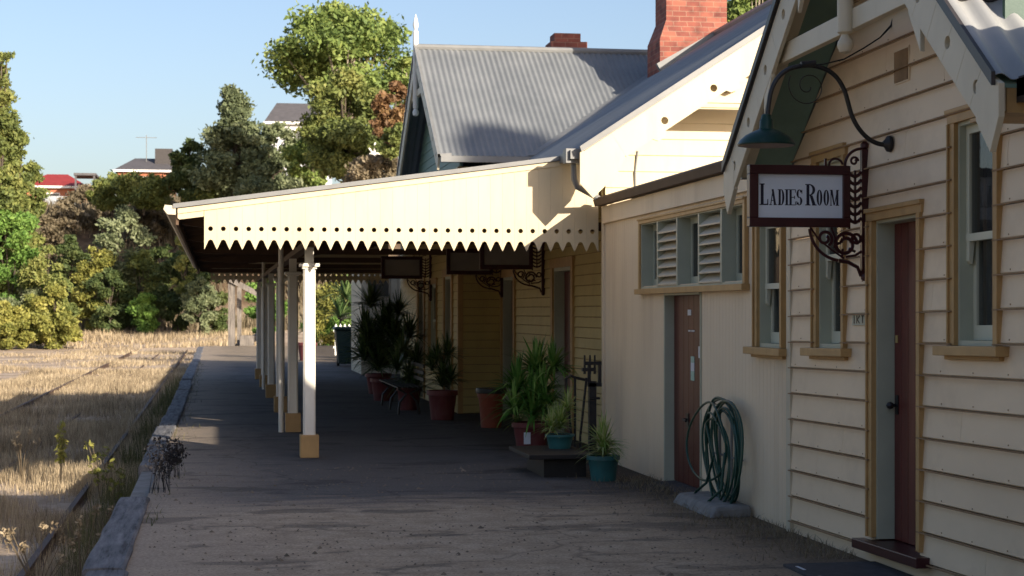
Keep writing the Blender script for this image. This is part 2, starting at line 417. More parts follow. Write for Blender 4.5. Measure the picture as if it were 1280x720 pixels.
def valance(mb, y, x0, x1, top, n, ztip=2.387, zval=2.496, zhole=2.62, thick=.022):
    w = (x1-x0)/n
    for i in range(n):
        c = x0+(i+.5)*w; a = x0+i*w; b = a+w; r = .027; K = 7
        g = .0006
        for sgn, e in ((-1, a+g), (1, b-g)):
            arc = [(c+sgn*r*math.sin(PI*j/K), zhole-r*math.cos(PI*j/K)) for j in range(K+1)]
            poly = [(c, zval+.004)]+arc+[(c, top(c)), (e, top(e)), (e, ztip), (c+sgn*.022, zval-.006)]
            mb.prism([(px_, y, z_) for px_, z_ in poly], (0, thick, 0))

# ------------------------------------------------------------------ light, sky, camera
AZ, EL = R(28.8), R(18.6)
sc = bpy.context.scene
w = bpy.data.worlds.new('World'); sc.world = w; w.use_nodes = True
nt = w.node_tree; bg = nt.nodes['Background']
sk = N(nt, 'ShaderNodeTexSky', sky_type='NISHITA'); sk.sun_disc = False
sk.sun_elevation = EL; sk.sun_rotation = PI-AZ; sk.air_density = 1.0; sk.dust_density = 2.4; sk.ozone_density = 1.5; sk.altitude = 150
nt.links.new(mix(nt, 1, sk.outputs[0], (.99, .96, 1.03), 'MULTIPLY'), bg.inputs[0]); bg.inputs[1].default_value = .10
sd = bpy.data.lights.new('sun', 'SUN'); sd.energy = 5.0; sd.angle = R(.5); sd.color = (1, .875, .71)
so = bpy.data.objects.new('sun', sd); col.objects.link(so)
sv = Vector((math.sin(AZ)*math.cos(EL), -math.cos(AZ)*math.cos(EL), math.sin(EL)))
so.rotation_euler = sv.to_track_quat('Z', 'Y').to_euler(); so.location = (20, -30, 20)
cd = bpy.data.cameras.new('camera'); cd.sensor_width = 36; cd.lens = 2200/1280*36
cd.shift_y = (389-360)/1280; cd.clip_end = 2000; cd.clip_start = .1
cd.dof.use_dof = True; cd.dof.focus_distance = 12.5; cd.dof.aperture_fstop = 7
co = bpy.data.objects.new('camera', cd); col.objects.link(co); co.location = (0,0,1.7); co.rotation_euler = (R(90), 0, -TH)
sc.camera = co
sc.view_settings.view_transform = 'Standard'; sc.view_settings.look = 'None'; sc.view_settings.exposure = .85; sc.view_settings.gamma = 1

# ------------------------------------------------------------------ ground
def sm(a, b, x): t = min(1, max(0, (x-a)/(b-a))); return t*t*(3-2*t)
def ground_z(x, y):
    z = -.9+.85*sm(105, 150, y)
    nz = noise.noise(Vector((x*.06, y*.06, 0)))
    h = sm(146+nz*8, 176+nz*8, y)*(12.2+2.0*nz)
    h2 = sm(8, 26, x)*sm(92, 125, y)*(12.0+1.5*nz)
    if x < -18: h *= 1-.25*sm(-18, -40, x)
    return z+max(h, h2)+noise.noise(Vector((x*.35, y*.35, 3)))*.05*min(1, max(0, y-40)/40+.3)
mb = MB()
xs = [-260,-180,-120,-80,-60]+[i*1.5-50 for i in range(0, 78)]+[75,95,130,180,260]
ys = [-60,-30,-10]+[i*1.6-4 for i in range(0, 140)]+[230,250,300,380,520,800]
for y in ys:
    for x in xs: mb.v.append((x, y, ground_z(x, y)))
nx = len(xs)
mb.f = [(j*nx+i, j*nx+i+1, (j+1)*nx+i+1, (j+1)*nx+i) for j in range(len(ys)-1) for i in range(nx-1)]
tag(mb.build('ground', 'ground', smooth=True), kind='structure')
mb = MB(); mb.box(-.80, 45, -25, 87, -1.1, -.05)
mb2 = MB()
for j in range(0, 90):   # slightly uneven top, as one sheet
    for i in range(0, 30):
        x = -.62+i*.35 if i < 18 else 5.5+(i-17)*3.2
        y = -25+j*1.26
        mb2.v.append((x, y, .0+noise.noise(Vector((x*.7, y*.5, 0)))*.008))
mb2.f = [(j*30+i, j*30+i+1, (j+1)*30+i+1, (j+1)*30+i) for j in range(89) for i in range(29)]
tag(mb2.build('platform', 'platform', smooth=True), kind='structure')
tag(mb.build('platform_wall', 'concrete'), kind='structure')

# platform edge timbers
y = 8.2; k = 0
lens = [3.4, 4.45, None, 2.9, 2.3]
edge = [(8.2,11.62,'nearest long grey edging timber at the bottom of the photo, cut off by the frame'),
        (11.66,16.1,'long cracked grey edging timber with a sunlit far end beside the dry seed heads')]
yy = 19.6
wj = random.Random(3)
edge.append((19.6,22.3,'grey edging timber half in sun just past the dark leafy weed'))
edge.append((22.35,25.9,'sunlit edging timber next to the bright strips on the platform'))
yy = 25.95; q = 0
while yy < 84:
    L = wj.uniform(2.6, 3.6); edge.append((yy, yy+L-.06, None)); yy += L
for a, b, lab in edge:
    mb = MB(); dx = wj.uniform(-.03, .02); dz = wj.uniform(-.01, .02)
    K = max(4, int((b-a)/.25)); V_ = []
    for i in range(K+1):
        t = a+(b-a)*i/K; j1 = noise.noise(Vector((t*1.3, dx*50, 0)))*.02; j2 = noise.noise(Vector((t*1.7, 5, dx*50)))*.012
        x0, x1, zt = -.83+dx+j1, -.56+dx+j2, .022+dz+j2*.6
        V_ += [(x0,t,-.16),(x1,t,-.16),(x1,t,zt-.015),(x1-.02,t,zt),(-.70+dx,t,zt+.004+j1*.3),(x0+.02,t,zt),(x0,t,zt-.02)]
    n = 7
    mb.add(V_, [(i*n+j, i*n+(j+1)%n, (i+1)*n+(j+1)%n, (i+1)*n+j) for i in range(K) for j in range(n)]+[tuple(range(n)), tuple(range(K*n+n-1, K*n-1, -1))])
    o = mb.build('edge_timber', 'timber')
    if lab: tag(o, lab, 'timber', 'timbers along the platform edge')
    else: tag(o, 'weathered grey edging timber in the long shaded run of platform edge beside the canopy', 'timber', 'timbers along the platform edge')

# rails and sleepers
labs = ['rusty rail closest to the platform edge', 'second rail from the platform, silvery in the grass',
        'third rail from the platform, on the farther track', 'outermost rail of the farther track, nearly buried in dirt']
for i, x in enumerate((-1.80, -3.37, -5.02, -6.62)):
    mb = MB()
    zr = -.9+(.11, .03, .13, -.06)[i]
    prof = [(-.06,0),(.06,0),(.06,.012),(.01,.03),(.01,.10),(.034,.108),(.034,.14),(-.034,.14),(-.034,.108),(-.01,.10),(-.01,.03),(-.06,.012)]
    for s_ in range(0, 1):
        mb.prism([(x+a, 2, zr-.12+b) for a, b in prof], (0, 118, 0))
    tag(mb.build('rail', 'rust'), labs[i], 'rail', 'rails of the two old tracks')

# ------------------------------------------------------------------ windows and doors
def sash_window(parent, plane, y0, y1, z0, z1, xf, recess=.09, name='window', curtain=True, trim=.085):
    """y0 < y1 outer size of the architrave; looks to -x"""
    f = MB(xf); t = trim; p = plane
    f.box(p-.038, p+.0, y0, y0+t, z0, z1); f.box(p-.038, p+.0, y1-t, y1, z0, z1); f.box(p-.042, p+.0, y0-.01, y1+.01, z1, z1+t)
    f.box(p-.052, p-.038, y0, y0+.02, z0, z1); f.box(p-.052, p-.038, y1-.02, y1, z0, z1); f.box(p-.058, p-.042, y0-.012, y1+.012, z1+t-.025, z1+t)
    fr = f.build(name, 'ochre', parent, bevel=.003)
    s = MB(xf); s.box(p-.10, p+.02, y0-.09, y1+.09, z0-.06, z0-.001)
    s.box(p-.05, p-.003, y0-.03, y1+.03, z0-.085, z0-.06)
    s.build('sill', 'ochre', fr, bevel=.004)
    a, b = y0+t, y1-t; r = recess
    j = MB(xf)
    j.box(p-.01, p+r+.05, a-.012, a+.02, z0, z1); j.box(p-.01, p+r+.05, b-.02, b+.012, z0, z1)
    j.box(p-.01, p+r+.05, a+.02, b-.02, z1-.02, z1+.01); j.box(p-.01, p+r+.05, a+.02, b-.02, z0-.01, z0+.03)
    j.build('jamb', 'sage', fr)
    zm = z0+(z1-z0)*.5
    u = MB(xf); x = p+r*.35; e = .045
    a2, b2 = a+.022, b-.022
    u.box(x, x+.035, a2, a2+e, zm, z1-.022); u.box(x, x+.035, b2-e, b2, zm, z1-.022); u.box(x, x+.035, a2+e, b2-e, z1-.07, z1-.022); u.box(x-.004, x+.035, a2, b2, zm-.045, zm)
    for q in (a2, b2-e): u.prism([(x, q, zm-.045), (x, q, zm-.16), (x+.02, q, zm-.18), (x+.035, q, zm-.045)], (0, e, 0))
    us = u.build('upper_sash', 'sashpaint', fr)
    g = MB(xf); g.box(x+.014, x+.018, a2+e-.003, b2-e+.003, zm-.003, z1-.068); g.build('pane', 'glass', us) if False else None
    gl = g.build('pane', 'glass', fr)
    x += .045; l = MB(xf)
    l.box(x, x+.035, a2, a2+e, z0+.032, zm-.002); l.box(x, x+.035, b2-e, b2, z0+.032, zm-.002); l.box(x, x+.035, a2+e, b2-e, z0+.032, z0+.12)
    l.build('lower_sash', 'sashpaint', fr)
    g = MB(xf); g.box(x+.014, x+.018, a2+e-.003, b2-e+.003, z0+.115, zm-.002); g.build('pane', 'glass', fr)
    if curtain:
        c = MB(xf); K = 40
        for i in range(K):
            t0 = a+(b-a)*i/K; t1 = a+(b-a)*(i+1)/K
            w0 = .012*math.sin(i*1.3); w1 = .012*math.sin((i+1)*1.3)
            c.add([(x+.09+w0,t0,z0),(x+.09+w1,t1,z0),(x+.09+w1,t1,z0+(z1-z0)*.97),(x+.09+w0,t0,z0+(z1-z0)*.97)], [(0,1,2,3)])
        c.build('curtain', 'curtain', fr)
    return fr
def plank_door(parent, x, y0, y1, z0, z1, mat, xf, n=6, name='door'):
    d = MB(xf); w_ = (y1-y0)/n
    for i in range(n): d.box(x, x+.035, y0+i*w_+.003, y0+(i+1)*w_-.003, z0, z1)
    d.box(x+.006, x+.03, y0, y1, z0+.001, z1-.001)
    return d.build(name, mat, parent, bevel=.003)

# ------------------------------------------------------------------ the ladies room wing (gable towards the tracks)
W = 4.39
def lean(p):   # the old wing has settled towards its far end
    return (p[0], p[1], p[2]-.0135*(p[1]-11.8))
LB = thing('weatherboard_wing', (W, 10.7, 0), 'pale pink-cream weatherboard wing with a gable, narrow windows and a dark red door', 'building')
Y0, Y1 = 8.62, 13.02
EAVE, APEX, SL = 2.86, 10.72, .80
yl, yr = 8.37, 13.08
zr_ = EAVE+(APEX-yl)*SL
win2 = (11.80, 12.49, 1.44, 2.80); win3 = (9.33, 10.03, 1.47, 2.80)
door = (10.44, 11.37, .16, 2.30)
holes = [(win2[0]+.06, win2[1]-.06, win2[2]-.02, win2[3]+.05), (win3[0]+.06, win3[1]-.06, win3[2]-.02, win3[3]+.05), (door[0]+.05, door[1]-.05, .10, door[3]+.03)]
mb = MB(lean)
def gclip(z):
    h = max(0, (zr_-.10-z)/SL)
    return (max(Y0, APEX-h), min(Y1, APEX+h))
gv = MB(lambda p: lean((p[0]-.040, p[1], p[2]))); board_wall(mb, 'x', W, Y0, Y1, .10, zr_-.12, .197, holes, gclip, lip=.027, zstart=.095, groove=gv)
wl = mb.build('wall', 'ladies', LB); gv.build('board_joints', 'joint', wl)
mb = MB(lean)
for a, b in cut(Y0, Y1, [(door[0]+.05, door[1]-.05)]): mb.box(W-.006, W+.05, a, b, -.12, .10)
mb.box(W-.006, W+.05, door[0]+.05, door[1]-.05, -.12, .09)
mb.build('plinth', 'ladies', LB)
mb = MB(lean); mb.box(W-.035, W+.04, Y1-.02, Y1+.075, -.1, 2.72); mb.build('corner_board', 'fret', LB, bevel=.004)
mb = MB()
mb.box(W+.05, 6.2, Y0, Y0+.06, -.1, 2.7); mb.box(6.15, 6.2, Y0+.06, Y1-.06, -.1, 3.3); mb.box(W+.05, 6.2, Y1-.06, Y1-.001, -.1, 2.7)
mb.box(5.6, 5.65, Y0+.06, Y1-.06, -.05, 2.68)
mb.build('inner_wall', 'interior', LB)
sash_window(LB, W, win2[0], win2[1], win2[2], win2[3], lean)
sash_window(LB, W, win3[0], win3[1], win3[2], win3[3], lean)
# door
f = MB(lean); t = .085
f.box(W-.04, W, door[0], door[0]+t, .17, door[3]); f.box(W-.04, W, door[1]-t, door[1], .17, door[3]); f.box(W-.045, W, door[0]-.01, door[1]+.01, door[3], door[3]+t)
f.box(W-.058, W-.045, door[0]-.015, door[1]+.015, door[3]+t-.03, door[3]+t)
f.box(W-.053, W-.04, door[0], door[0]+.022, .17, door[3]); f.box(W-.053, W-.04, door[1]-.022, door[1], .17, door[3])
fr = f.build('door_frame', 'ochre', LB, bevel=.003)
j = MB(lean); a, b = door[0]+t, door[1]-t
j.box(W-.004, W+.16, a-.015, a+.02, .16, door[3]); j.box(W-.004, W+.16, b-.02, b+.015, .16, door[3]); j.box(W-.004, W+.16, a+.02, b-.02, door[3]-.02, door[3]+.01)
j.build('jamb', 'sage', fr)
dd = plank_door(LB, W+.115, a+.022, b-.022, .155, door[3]-.022, 'doorred', lean, 6)
h = MB(lean); h.tube([(W+.115, b-.075, 1.06), (W+.07, b-.075, 1.06)], .010); h.lathe((W+.065, b-.075, 1.035), [(.004,0),(.02,.008),(.027,.025),(.02,.042),(.004,.05)], 14)
h.box(W+.108, W+.116, b-.10, b-.055, 1.00, 1.13); h.build('handle', 'black', dd)
h = MB(lean); h.box(W+.106, W+.116, b-.09, b-.062, 1.48, 1.53); h.build('lock', 'brass', dd)
s = MB(lean); s.box(W-.115, W+.16, 10.33, 11.46, .085, .15); s.build('doorstep', 'maroon', LB, bevel=.006)
# nail heads along the lower edge of each board
nl_ = MB(lean); nr = random.Random(5); z = .095
while z < 4.2:
    y_ = Y0+.15
    while y_ < Y1-.1:
        zz = z+.030+nr.uniform(-.004,.004); h = max(0, (zr_-.25-zz)/SL)
        if abs(y_-APEX) < h and not any(q[0]-.05 < y_ < q[1]+.05 and q[2]-.12 < zz < q[3]+.12 for q in (win2, win3, door)):
            if nr.random() < .85: nl_.box(W-.0305, W-.020, y_-.004, y_+.004, zz-.004, zz+.004)
        y_ += .45+nr.uniform(-.02,.02)
    z += .197
nl_.build('nail_heads', 'joint', wl)['kind'] = 'stuff'
# wall vent
v = MB(lean); v.box(W-.03, W-.0, 10.66, 10.90, 3.36, 3.385); v.box(W-.03, W-.0, 10.66, 10.90, 3.16, 3.18); v.box(W-.03, W, 10.66, 10.685, 3.18, 3.36); v.box(W-.03, W, 10.875, 10.90, 3.18, 3.36)
for i in range(4):
    z = 3.195+i*.043; v.prism([(W-.028, 10.685, z), (W-.028, 10.685, z+.014), (W-.003, 10.685, z+.040), (W-.003, 10.685, z+.026)], (0, .19, 0))
vt = v.build('vent', 'toilet', LB); v = MB(lean); v.box(W-.036, W-.001, 10.67, 10.89, 3.17, 3.37); v.build('vent_back', 'joint', vt)
# roof of the wing: two corrugated slopes, barge boards, soffit, finial
xr0, xr1 = 3.86, 6.3
run = APEX-yl
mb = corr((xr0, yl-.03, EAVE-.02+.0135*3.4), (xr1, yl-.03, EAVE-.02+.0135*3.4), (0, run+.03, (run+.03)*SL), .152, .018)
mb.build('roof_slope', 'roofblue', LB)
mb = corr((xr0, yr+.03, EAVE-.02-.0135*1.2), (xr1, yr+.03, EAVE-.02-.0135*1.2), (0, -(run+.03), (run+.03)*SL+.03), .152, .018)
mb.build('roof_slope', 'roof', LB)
mb = MB(lean); mb.tube([(xr0, APEX, zr_+.02), (xr1, APEX, zr_+.02)], .06); mb.build('ridge_cap', 'gutter', LB)
# soffit boards under the overhang
mb = MB(lean)
for sgn, ye in ((1, yl), (-1, yr)):
    mb.prism([(3.90, ye, EAVE-.055), (3.90, APEX, zr_-.055), (3.90, APEX, zr_-.075), (3.90, ye, EAVE-.075)], (W-3.90-.02, 0, 0))
mb.build('soffit', 'green', LB)
# dark verge capping on the roof edge
mb = MB(lean)
for ye in (yl-.04, yr+.04):
    mb.prism([(3.845, ye, EAVE-.05-.02), (3.845, APEX, zr_-.02), (3.845, APEX, zr_+.035), (3.845, ye, EAVE+.0)], (.022, 0, 0))
mb.build('verge_trim', 'darkgutter', LB)
# bargeboards with round holes
for sgn, ye in ((1, yl), (-1, yr)):
    mb = MB(lean)
    L = math.hypot(run, run*SL); sd_ = Vector((0, sgn*run/L, run*SL/L)); td = Vector((0, -sgn*run*SL/L, run/L))
    cs = [.16, .62, 1.14, 1.66, 2.2, 2.7]
    holed_strip(mb, (3.872, ye, EAVE-.045), sd_, td, (1,0,0), .0, L-.02, lambda s_: -.25, lambda s_: -.002, cs, .036, .03)
    # hanging tail
    mb.prism([(3.87, ye+sgn*q0, z_) for q0, z_ in ((-.07,EAVE-.06), (-.07,2.63), (.03,2.46), (.20,2.64), (.20,EAVE-.03), (.12,EAVE+.03))], (.034, 0, 0))
    # stepped brackets under the board
    for s_ in (1.0, 1.95):
        c = Vector((3.874, ye, EAVE-.045))+sd_*s_+td*(-.25)
        mb.prism([c, c+sd_*.22, c+sd_*.22+Vector((0,0,-.02)), c+Vector((0,-sgn*0.0,-.13))], (.028, 0, 0))
    mb.build('bargeboard', 'fret', LB, bevel=.003)
    # inner moulding behind it
    mb = MB(lean)
    mb.prism([(3.906, ye+sgn*.02, EAVE-.06), (3.906, APEX, zr_-.075), (3.906, APEX, zr_-.20), (3.906, ye+sgn*.02, EAVE-.19)], (.05, 0, 0))
    mb.prism([(3.957, ye+sgn*.02, EAVE-.078), (3.957, APEX, zr_-.078), (3.957, APEX, zr_-.115), (3.957, ye+sgn*.02, EAVE-.115)], (.10, 0, 0))
    mb.build('barge_moulding', 'fret', LB)
mb = MB(lean); mb.box(3.93, 3.985, 9.35, 12.1, 3.45, 3.58); mb.build('collar_tie', 'fret', LB, bevel=.004)
mb = MB(lean)
mb.lathe((3.90, APEX-.16, 3.30), [(.004,0),(.035,.012),(.05,.045),(.048,.075),(.03,.105),(.026,.12),(.05,.135),(.052,1.2)], 16); mb.build('finial_drop', 'fret', LB)
# gutter and boxed end at the near eave
mb = MB(lean); mb.box(4.0, 6.3, yl-.11, yl-.005, EAVE-.12, EAVE-.03); mb.box(4.0, 4.03, yl-.12, yl+.0, EAVE-.15, EAVE-.02); mb.build('gutter', 'darkgutter', LB)
mb = MB(lean); mb.box(3.95, 6.2, yl+.005, yl+.03, EAVE-.20, EAVE-.05); mb.box(3.95, W, yl+.03, Y0+.2, EAVE-.20, EAVE-.18); mb.build('eave_box', 'ochre', LB)
mb = MB(lean); mb.box(4.0, 6.3, yr+.005, yr+.10, EAVE-.12, EAVE-.03); mb.build('gutter', 'gutter', LB)
# higher roof edge joining behind the near slope
mb = MB(); mb.tube([(3.93, 9.0, 3.42), (5.0, 8.95, 3.43), (6.2, 8.92, 3.43)], .055); mb.build('gutter', 'darkgutter', LB)
mb = MB(); mb.box(4.15, 6.2, 8.82, 8.85, 3.25, 3.58); mb.build('fascia', 'shadedgreen', LB)

# small number plate by the door
mb = MB(lean); mb.box(W-.030, W-.022, 11.43, 11.67, 1.60, 1.68); t_ = mb.build('number_plate', 'sage', None)
tag(t_, 'small greenish number plate on the boards between the left window and the dark red door', 'sign')
mb = MB(lean)
for a in (11.635, 11.585): mb.box(W-.033, W-.030, a-.012, a, 1.612, 1.668)
mb.prism([(W-.033,11.575,1.64),(W-.033,11.53,1.668),(W-.033,11.52,1.66),(W-.033,11.56,1.64),(W-.033,11.52,1.612),(W-.033,11.535,1.612)], (.003,0,0))
mb.box(W-.033, W-.030, 11.46, 11.475, 1.612, 1.668); mb.box(W-.033, W-.030, 11.445, 11.49, 1.66, 1.668)
mb.build('number_marks', 'black', t_)

# ------------------------------------------------------------------ unseen building beside the camera, its roofs shaped to shade the platform
NB = thing('shading_building', (4.6, 0, 0), 'unseen building beyond the right edge, shaped to cast shade on platform and wing', 'building')
mb = MB(); board_wall(mb, 'x', 4.6, -8, 8.0, .0, 3.4, .2); mb.box(4.66, 12, -8, -7.9, 0, 4.8); mb.box(4.66, 12, 7.9, 8, 0, 3.1); mb.build('wall', 'ladies', NB)
mb = MB(); mb.prism([(3.85,4,3.42),(3.85,4,3.5),(4.3,4,3.47),(12,4,3.47),(12,4,3.22),(4.3,4,3.22)], (0,4.0,0)); mb.build('roof', 'roof', NB)
mb = MB(); mb.prism([(3.85,-8.4,3.3),(3.85,-8.4,3.42),(8.4,-8.4,5.5),(13,-8.4,3.4),(13,-8.4,3.3)], (0,12.3,0)); mb.build('roof', 'roof', NB)

# ------------------------------------------------------------------ the panelled block with louvred windows
TB = thing('panelled_block', (W, 16.4, 0), 'low cream panelled block with louvred high windows and a narrow red-brown door', 'building')
T0, T1 = 13.10, 19.68
band = (14.17, 17.93, 1.93, 2.66); tdoor = (15.60, 16.98, .02, 1.885); tw = (13.17, 13.93, 1.41, 2.44)
mb = MB(); p = W
th = [(band[0]+.04, band[1]-.04, band[2]+.03, band[3]-.0), (tdoor[0]+.02, tdoor[1]-.02, -1, tdoor[3]), (tw[0]+.06, tw[1]-.06, tw[2], tw[3]+.04)]
cuts = sorted({-.1, 2.70} | {h for q in th for h in q[2:] if -.1 < h < 2.7})
bw = .098
n = int((T1-T0)/bw)+1
bw = (T1-T0)/n
for b0, b1 in zip(cuts, cuts[1:]):
    act = [(h[0], h[1]) for h in th if h[2] < b1-1e-4 and h[3] > b0+1e-4]
    for i in range(n):
        for a, b in cut(T0+i*bw+.0015, T0+(i+1)*bw-.0015, act):
            c = .003
            mb.prism([(p+.05,a,b0),(p+.003,a,b0),(p,a+c,b0),(p,b-c,b0),(p+.003,b,b0),(p+.05,b,b0)], (0,0,b1-b0))
    for a, b in cut(T0, T1, act): mb.box(p+.012, p+.07, a, b, b0, b1)
mb.build('wall', 'toilet', TB)
mb = MB(); mb.box(p+.07, 9, T0+.01, T0+.06, -.1, 2.85); mb.box(p+.07, 9, T1-.06, T1-.02, -.1, 2.85); mb.box(8.95, 9, T0+.06, T1-.06, -.1, 2.85); mb.box(5.5, 5.55, T0+.06, T1-.06, -.1, 2.8)
mb.build('inner_wall', 'interior', TB)
mb = MB(); mb.box(p-.03, p+.06, T0+.02, T1, 2.70, 2.895); mb.box(p-.042, p-.03, T0+.02, T1, 2.70, 2.722); mb.build('fascia', 'toilet', TB, bevel=.003)
mb = MB(); mb.prism([(p-.13,T0+.02,2.975),(p-.11,T0+.02,2.90),(p-.035,T0+.02,2.90),(p-.02,T0+.02,2.985),(p-.11,T0+.02,2.995)], (0,T1-T0+.04,0)); mb.build('gutter', 'under', TB)
mb = corr((p-.06, T1, 2.985), (p-.06, T0+.06, 2.985), (4.7, 0, .18), .12, .012); mb.build('roof', 'roof', TB)
mb = MB(); mb.box(p-.022, p+.02, T1-.005, T1+.09, -.1, 2.93); mb.build('corner_board', 'toilet', TB, bevel=.004)
# window band
f = MB(); a, b, c, d = band; t = .06
f.box(p-.04, p-.001, a, b, d-.055, d); f.box(p-.04, p-.001, b-t, b, c, d-.055); f.box(p-.04, p-.001, a, a+t, c, d-.055); f.box(p-.075, p-.001, a-.03, b+.03, c-.055, c)
f.box(p-.055, p-.04, a, b, d-.02, d)
wb = f.build('window', 'ochre', TB, bevel=.003); wb.name = 'window_band'
divs = [17.585, 17.059, 16.384, 15.65, 14.901, 14.23]
j = MB(); r = .12
j.box(p-.02, p+r+.04, a+t-.01, b-t+.01, d-.065, d-.05); j.box(p-.02, p+r+.04, a+t-.01, b-t+.01, c-.01, c+.02)
for y_ in (a+t+.002, b-t-.03): j.box(p-.02, p+r+.04, y_, y_+.028, c+.02, d-.065)
for y_ in (17.16, 16.40, 15.63, 14.90): j.box(p-.028, p+r+.04, y_-.022, y_+.022, c+.02, d-.065)
j.build('jamb', 'sage', wb)
for y0_, y1_ in ((17.18, b-t-.03), (15.66, 16.37), (a+t+.03, 14.87)):
    s = MB(); e = .06; x = p+r-.02
    s.box(x, x+.03, y0_, y0_+e, c+.02, d-.065); s.box(x, x+.03, y1_-e, y1_, c+.02, d-.065); s.box(x, x+.03, y0_+e, y1_-e, c+.02, c+.10); s.box(x, x+.03, y0_+e, y1_-e, d-.125, d-.065)
    ss = s.build('sash', 'sage', wb)
    g = MB(); g.box(x+.012, x+.016, y0_+e-.004, y1_-e+.004, c+.095, d-.12); g.build('pane', 'glass', wb)
for y0_, y1_ in ((16.422, 17.138), (14.922, 15.608)):
    s = MB()
    for i in range(7):
        z = c+.025+i*.086
        s.prism([(p-.03, y0_, z), (p-.03, y0_, z+.014), (p+.07, y0_, z+.10), (p+.07, y0_, z+.086)], (0, y1_-y0_, 0))
    s.build('louvre', 'fret', wb)
# red-brown door
f = MB(); a, b = tdoor[0]+.02, tdoor[1]-.02
f.box(p-.012, p+.12, b-.03, b+.0, -.02, tdoor[3]-.002); f.box(p-.012, p+.12, a, a+.025, -.02, tdoor[3]-.002); f.box(p-.02, p+.12, a+.025, b-.03, tdoor[3]-.03, tdoor[3]-.002)
tf = f.build('door_frame', 'sage', TB)
td_ = plank_door(TB, p+.085, a+.027, b-.032, .03, tdoor[3]-.032, 'doorbrown', None, 7)
h = MB(); h.box(p+.075, p+.086, 16.36, 16.44, .58, .72); h.tube([(p+.075,16.40,.66),(p+.035,16.40,.66),(p+.03,16.28,.65)], .011); h.build('handle', 'black', td_)
for (ya, yb, za, zb, m_, lab) in ((16.28,16.40,1.66,1.715,'label','small pale plate near the top of the door'), (16.16,16.27,1.505,1.52,'label',None), (16.30,16.38,1.505,1.52,'label',None),
                             (16.17,16.29,1.21,1.27,'mint',None), (16.17,16.29,1.13,1.21,'label',None), (16.17,16.29,1.04,1.13,'mint',None), (15.92,16.02,1.26,1.37,'label','square white notice on the right of the door')):
    h = MB(); h.box(p+.0795, p+.084, ya, yb, za, zb); o = h.build('notice', m_, td_)
    if lab: plabel(o, lab)
s = MB(); s.prism([(p-.16,15.62,-.02),(p-.12,15.62,.018),(p+.12,15.62,.028),(p+.12,15.62,-.02)], (0,1.3,0)); s.build('doorstep', 'darkslab', TB, bevel=.01)
sash_window(TB, W, tw[0], tw[1], tw[2], tw[3], None)

# ------------------------------------------------------------------ main station building
SB = thing('station_building', (4.68, 30, 0), 'yellow-cream weatherboard station building with grey corrugated gables and brick chimneys', 'building')
P = 4.68
dA = (22.75, 24.30, 0, 2.30); dB = (27.35, 28.75, 0, 2.25)
mb = MB(); gv2 = MB(); board_wall(mb, 'x', P, 20.0, 28.94, 0, 3.6, .135, [dA, dB], lip=.024, groove=gv2)  # brown strips at the laps stand in for their shadow lines
w2_ = mb.build('wall', 'yellow', SB); gv2.build('board_joints', 'joint', w2_); mb = MB(); board_wall(mb, 'x', P, 35.1, 45, 0, 3.6, .135, [], lip=.016)
mb.build('wall', 'yellow', SB)
# bay towards the tracks
BX = 3.98; by0, by1 = 28.95, 35.1
bw1 = (29.55, 30.75, .02, 2.3); bw2 = (31.7, 32.9, .9, 2.3); bw3 = (33.6, 34.8, .02, 2.3)
mb = MB(); gv3 = MB(); board_wall(mb, 'x', BX, by0, by1, 0, 4.1, .135, [bw1, bw2, bw3], lip=.024, groove=gv3)  # strips here deepen the bay's lap shadows as well
board_wall(mb, 'y', by0, BX, P, 0, 4.1, .135, lip=.024, groove=gv3)
w3_ = mb.build('bay_wall', 'yellow', SB); gv3.build('board_joints', 'joint', w3_)
mb = MB(); mb.box(BX-.025, BX+.06, by0-.03, by0+.06, 0, 4.1); mb.box(BX-.025, BX+.05, by1-.05, by1+.03, 0, 4.1); mb.build('corner_board', 'ochre', SB)
mb = MB(); mb.box(BX+.05, 9, by1+.0, by1+.05, 0, 4.1); mb.box(P+.05, 12.5, 44.95, 45, 0, 3.6); mb.box(12.4, 12.5, 20, 44.95, 0, 3.6); mb.box(6.2, 6.25, 20.1, 44.9, 0, 3.5); mb.build('inner_wall', 'interior', SB)
def wall_door(parent, plane, q, mat='doorred', rec=.12):
    y0_, y1_, z0_, z1_ = q; t = .13
    f = MB(); f.box(plane-.05, plane-.0, y0_-.0, y0_+t, z0_, z1_-.0); f.box(plane-.05, plane, y1_-t, y1_, z0_, z1_); f.box(plane-.055, plane, y0_-.03, y1_+.03, z1_, z1_+.13)
    fr_ = f.build('door_frame', 'ochre', parent)
    j = MB(); j.box(plane-.02, plane+.2, y0_+t, y0_+t+.04, z0_, z1_); j.box(plane-.02, plane+.2, y1_-t-.04, y1_-t, z0_, z1_); j.box(plane-.02, plane+.2, y0_+t+.04, y1_-t-.04, z1_-.05, z1_)
    j.build('jamb', 'sage', fr_)
    return plank_door(parent, plane+rec, y0_+t+.04, y1_-t-.04, z0_+.02, z1_-.05, mat, None, 6)
wall_door(SB, P, dA); wall_door(SB, P, dB); wall_door(SB, BX, bw1); wall_door(SB, BX, bw3)
f = MB(); y0_, y1_, z0_, z1_ = bw2
sash_window(SB, BX, y0_, y1_, z0_, z1_-.1, None, trim=.11)
# cross-gable wall facing the tracks
RZ = .834+.66*8.6
mb = MB()
board_wall(mb, 'x', BX+.02, 28.9, 35.15, 4.1, 6.35, .16, [], lambda z: (32.02-(6.42-z)/.66, 32.02+(6.42-z)/.66), joints=False)
mb.build('gable_wall', 'green', SB)
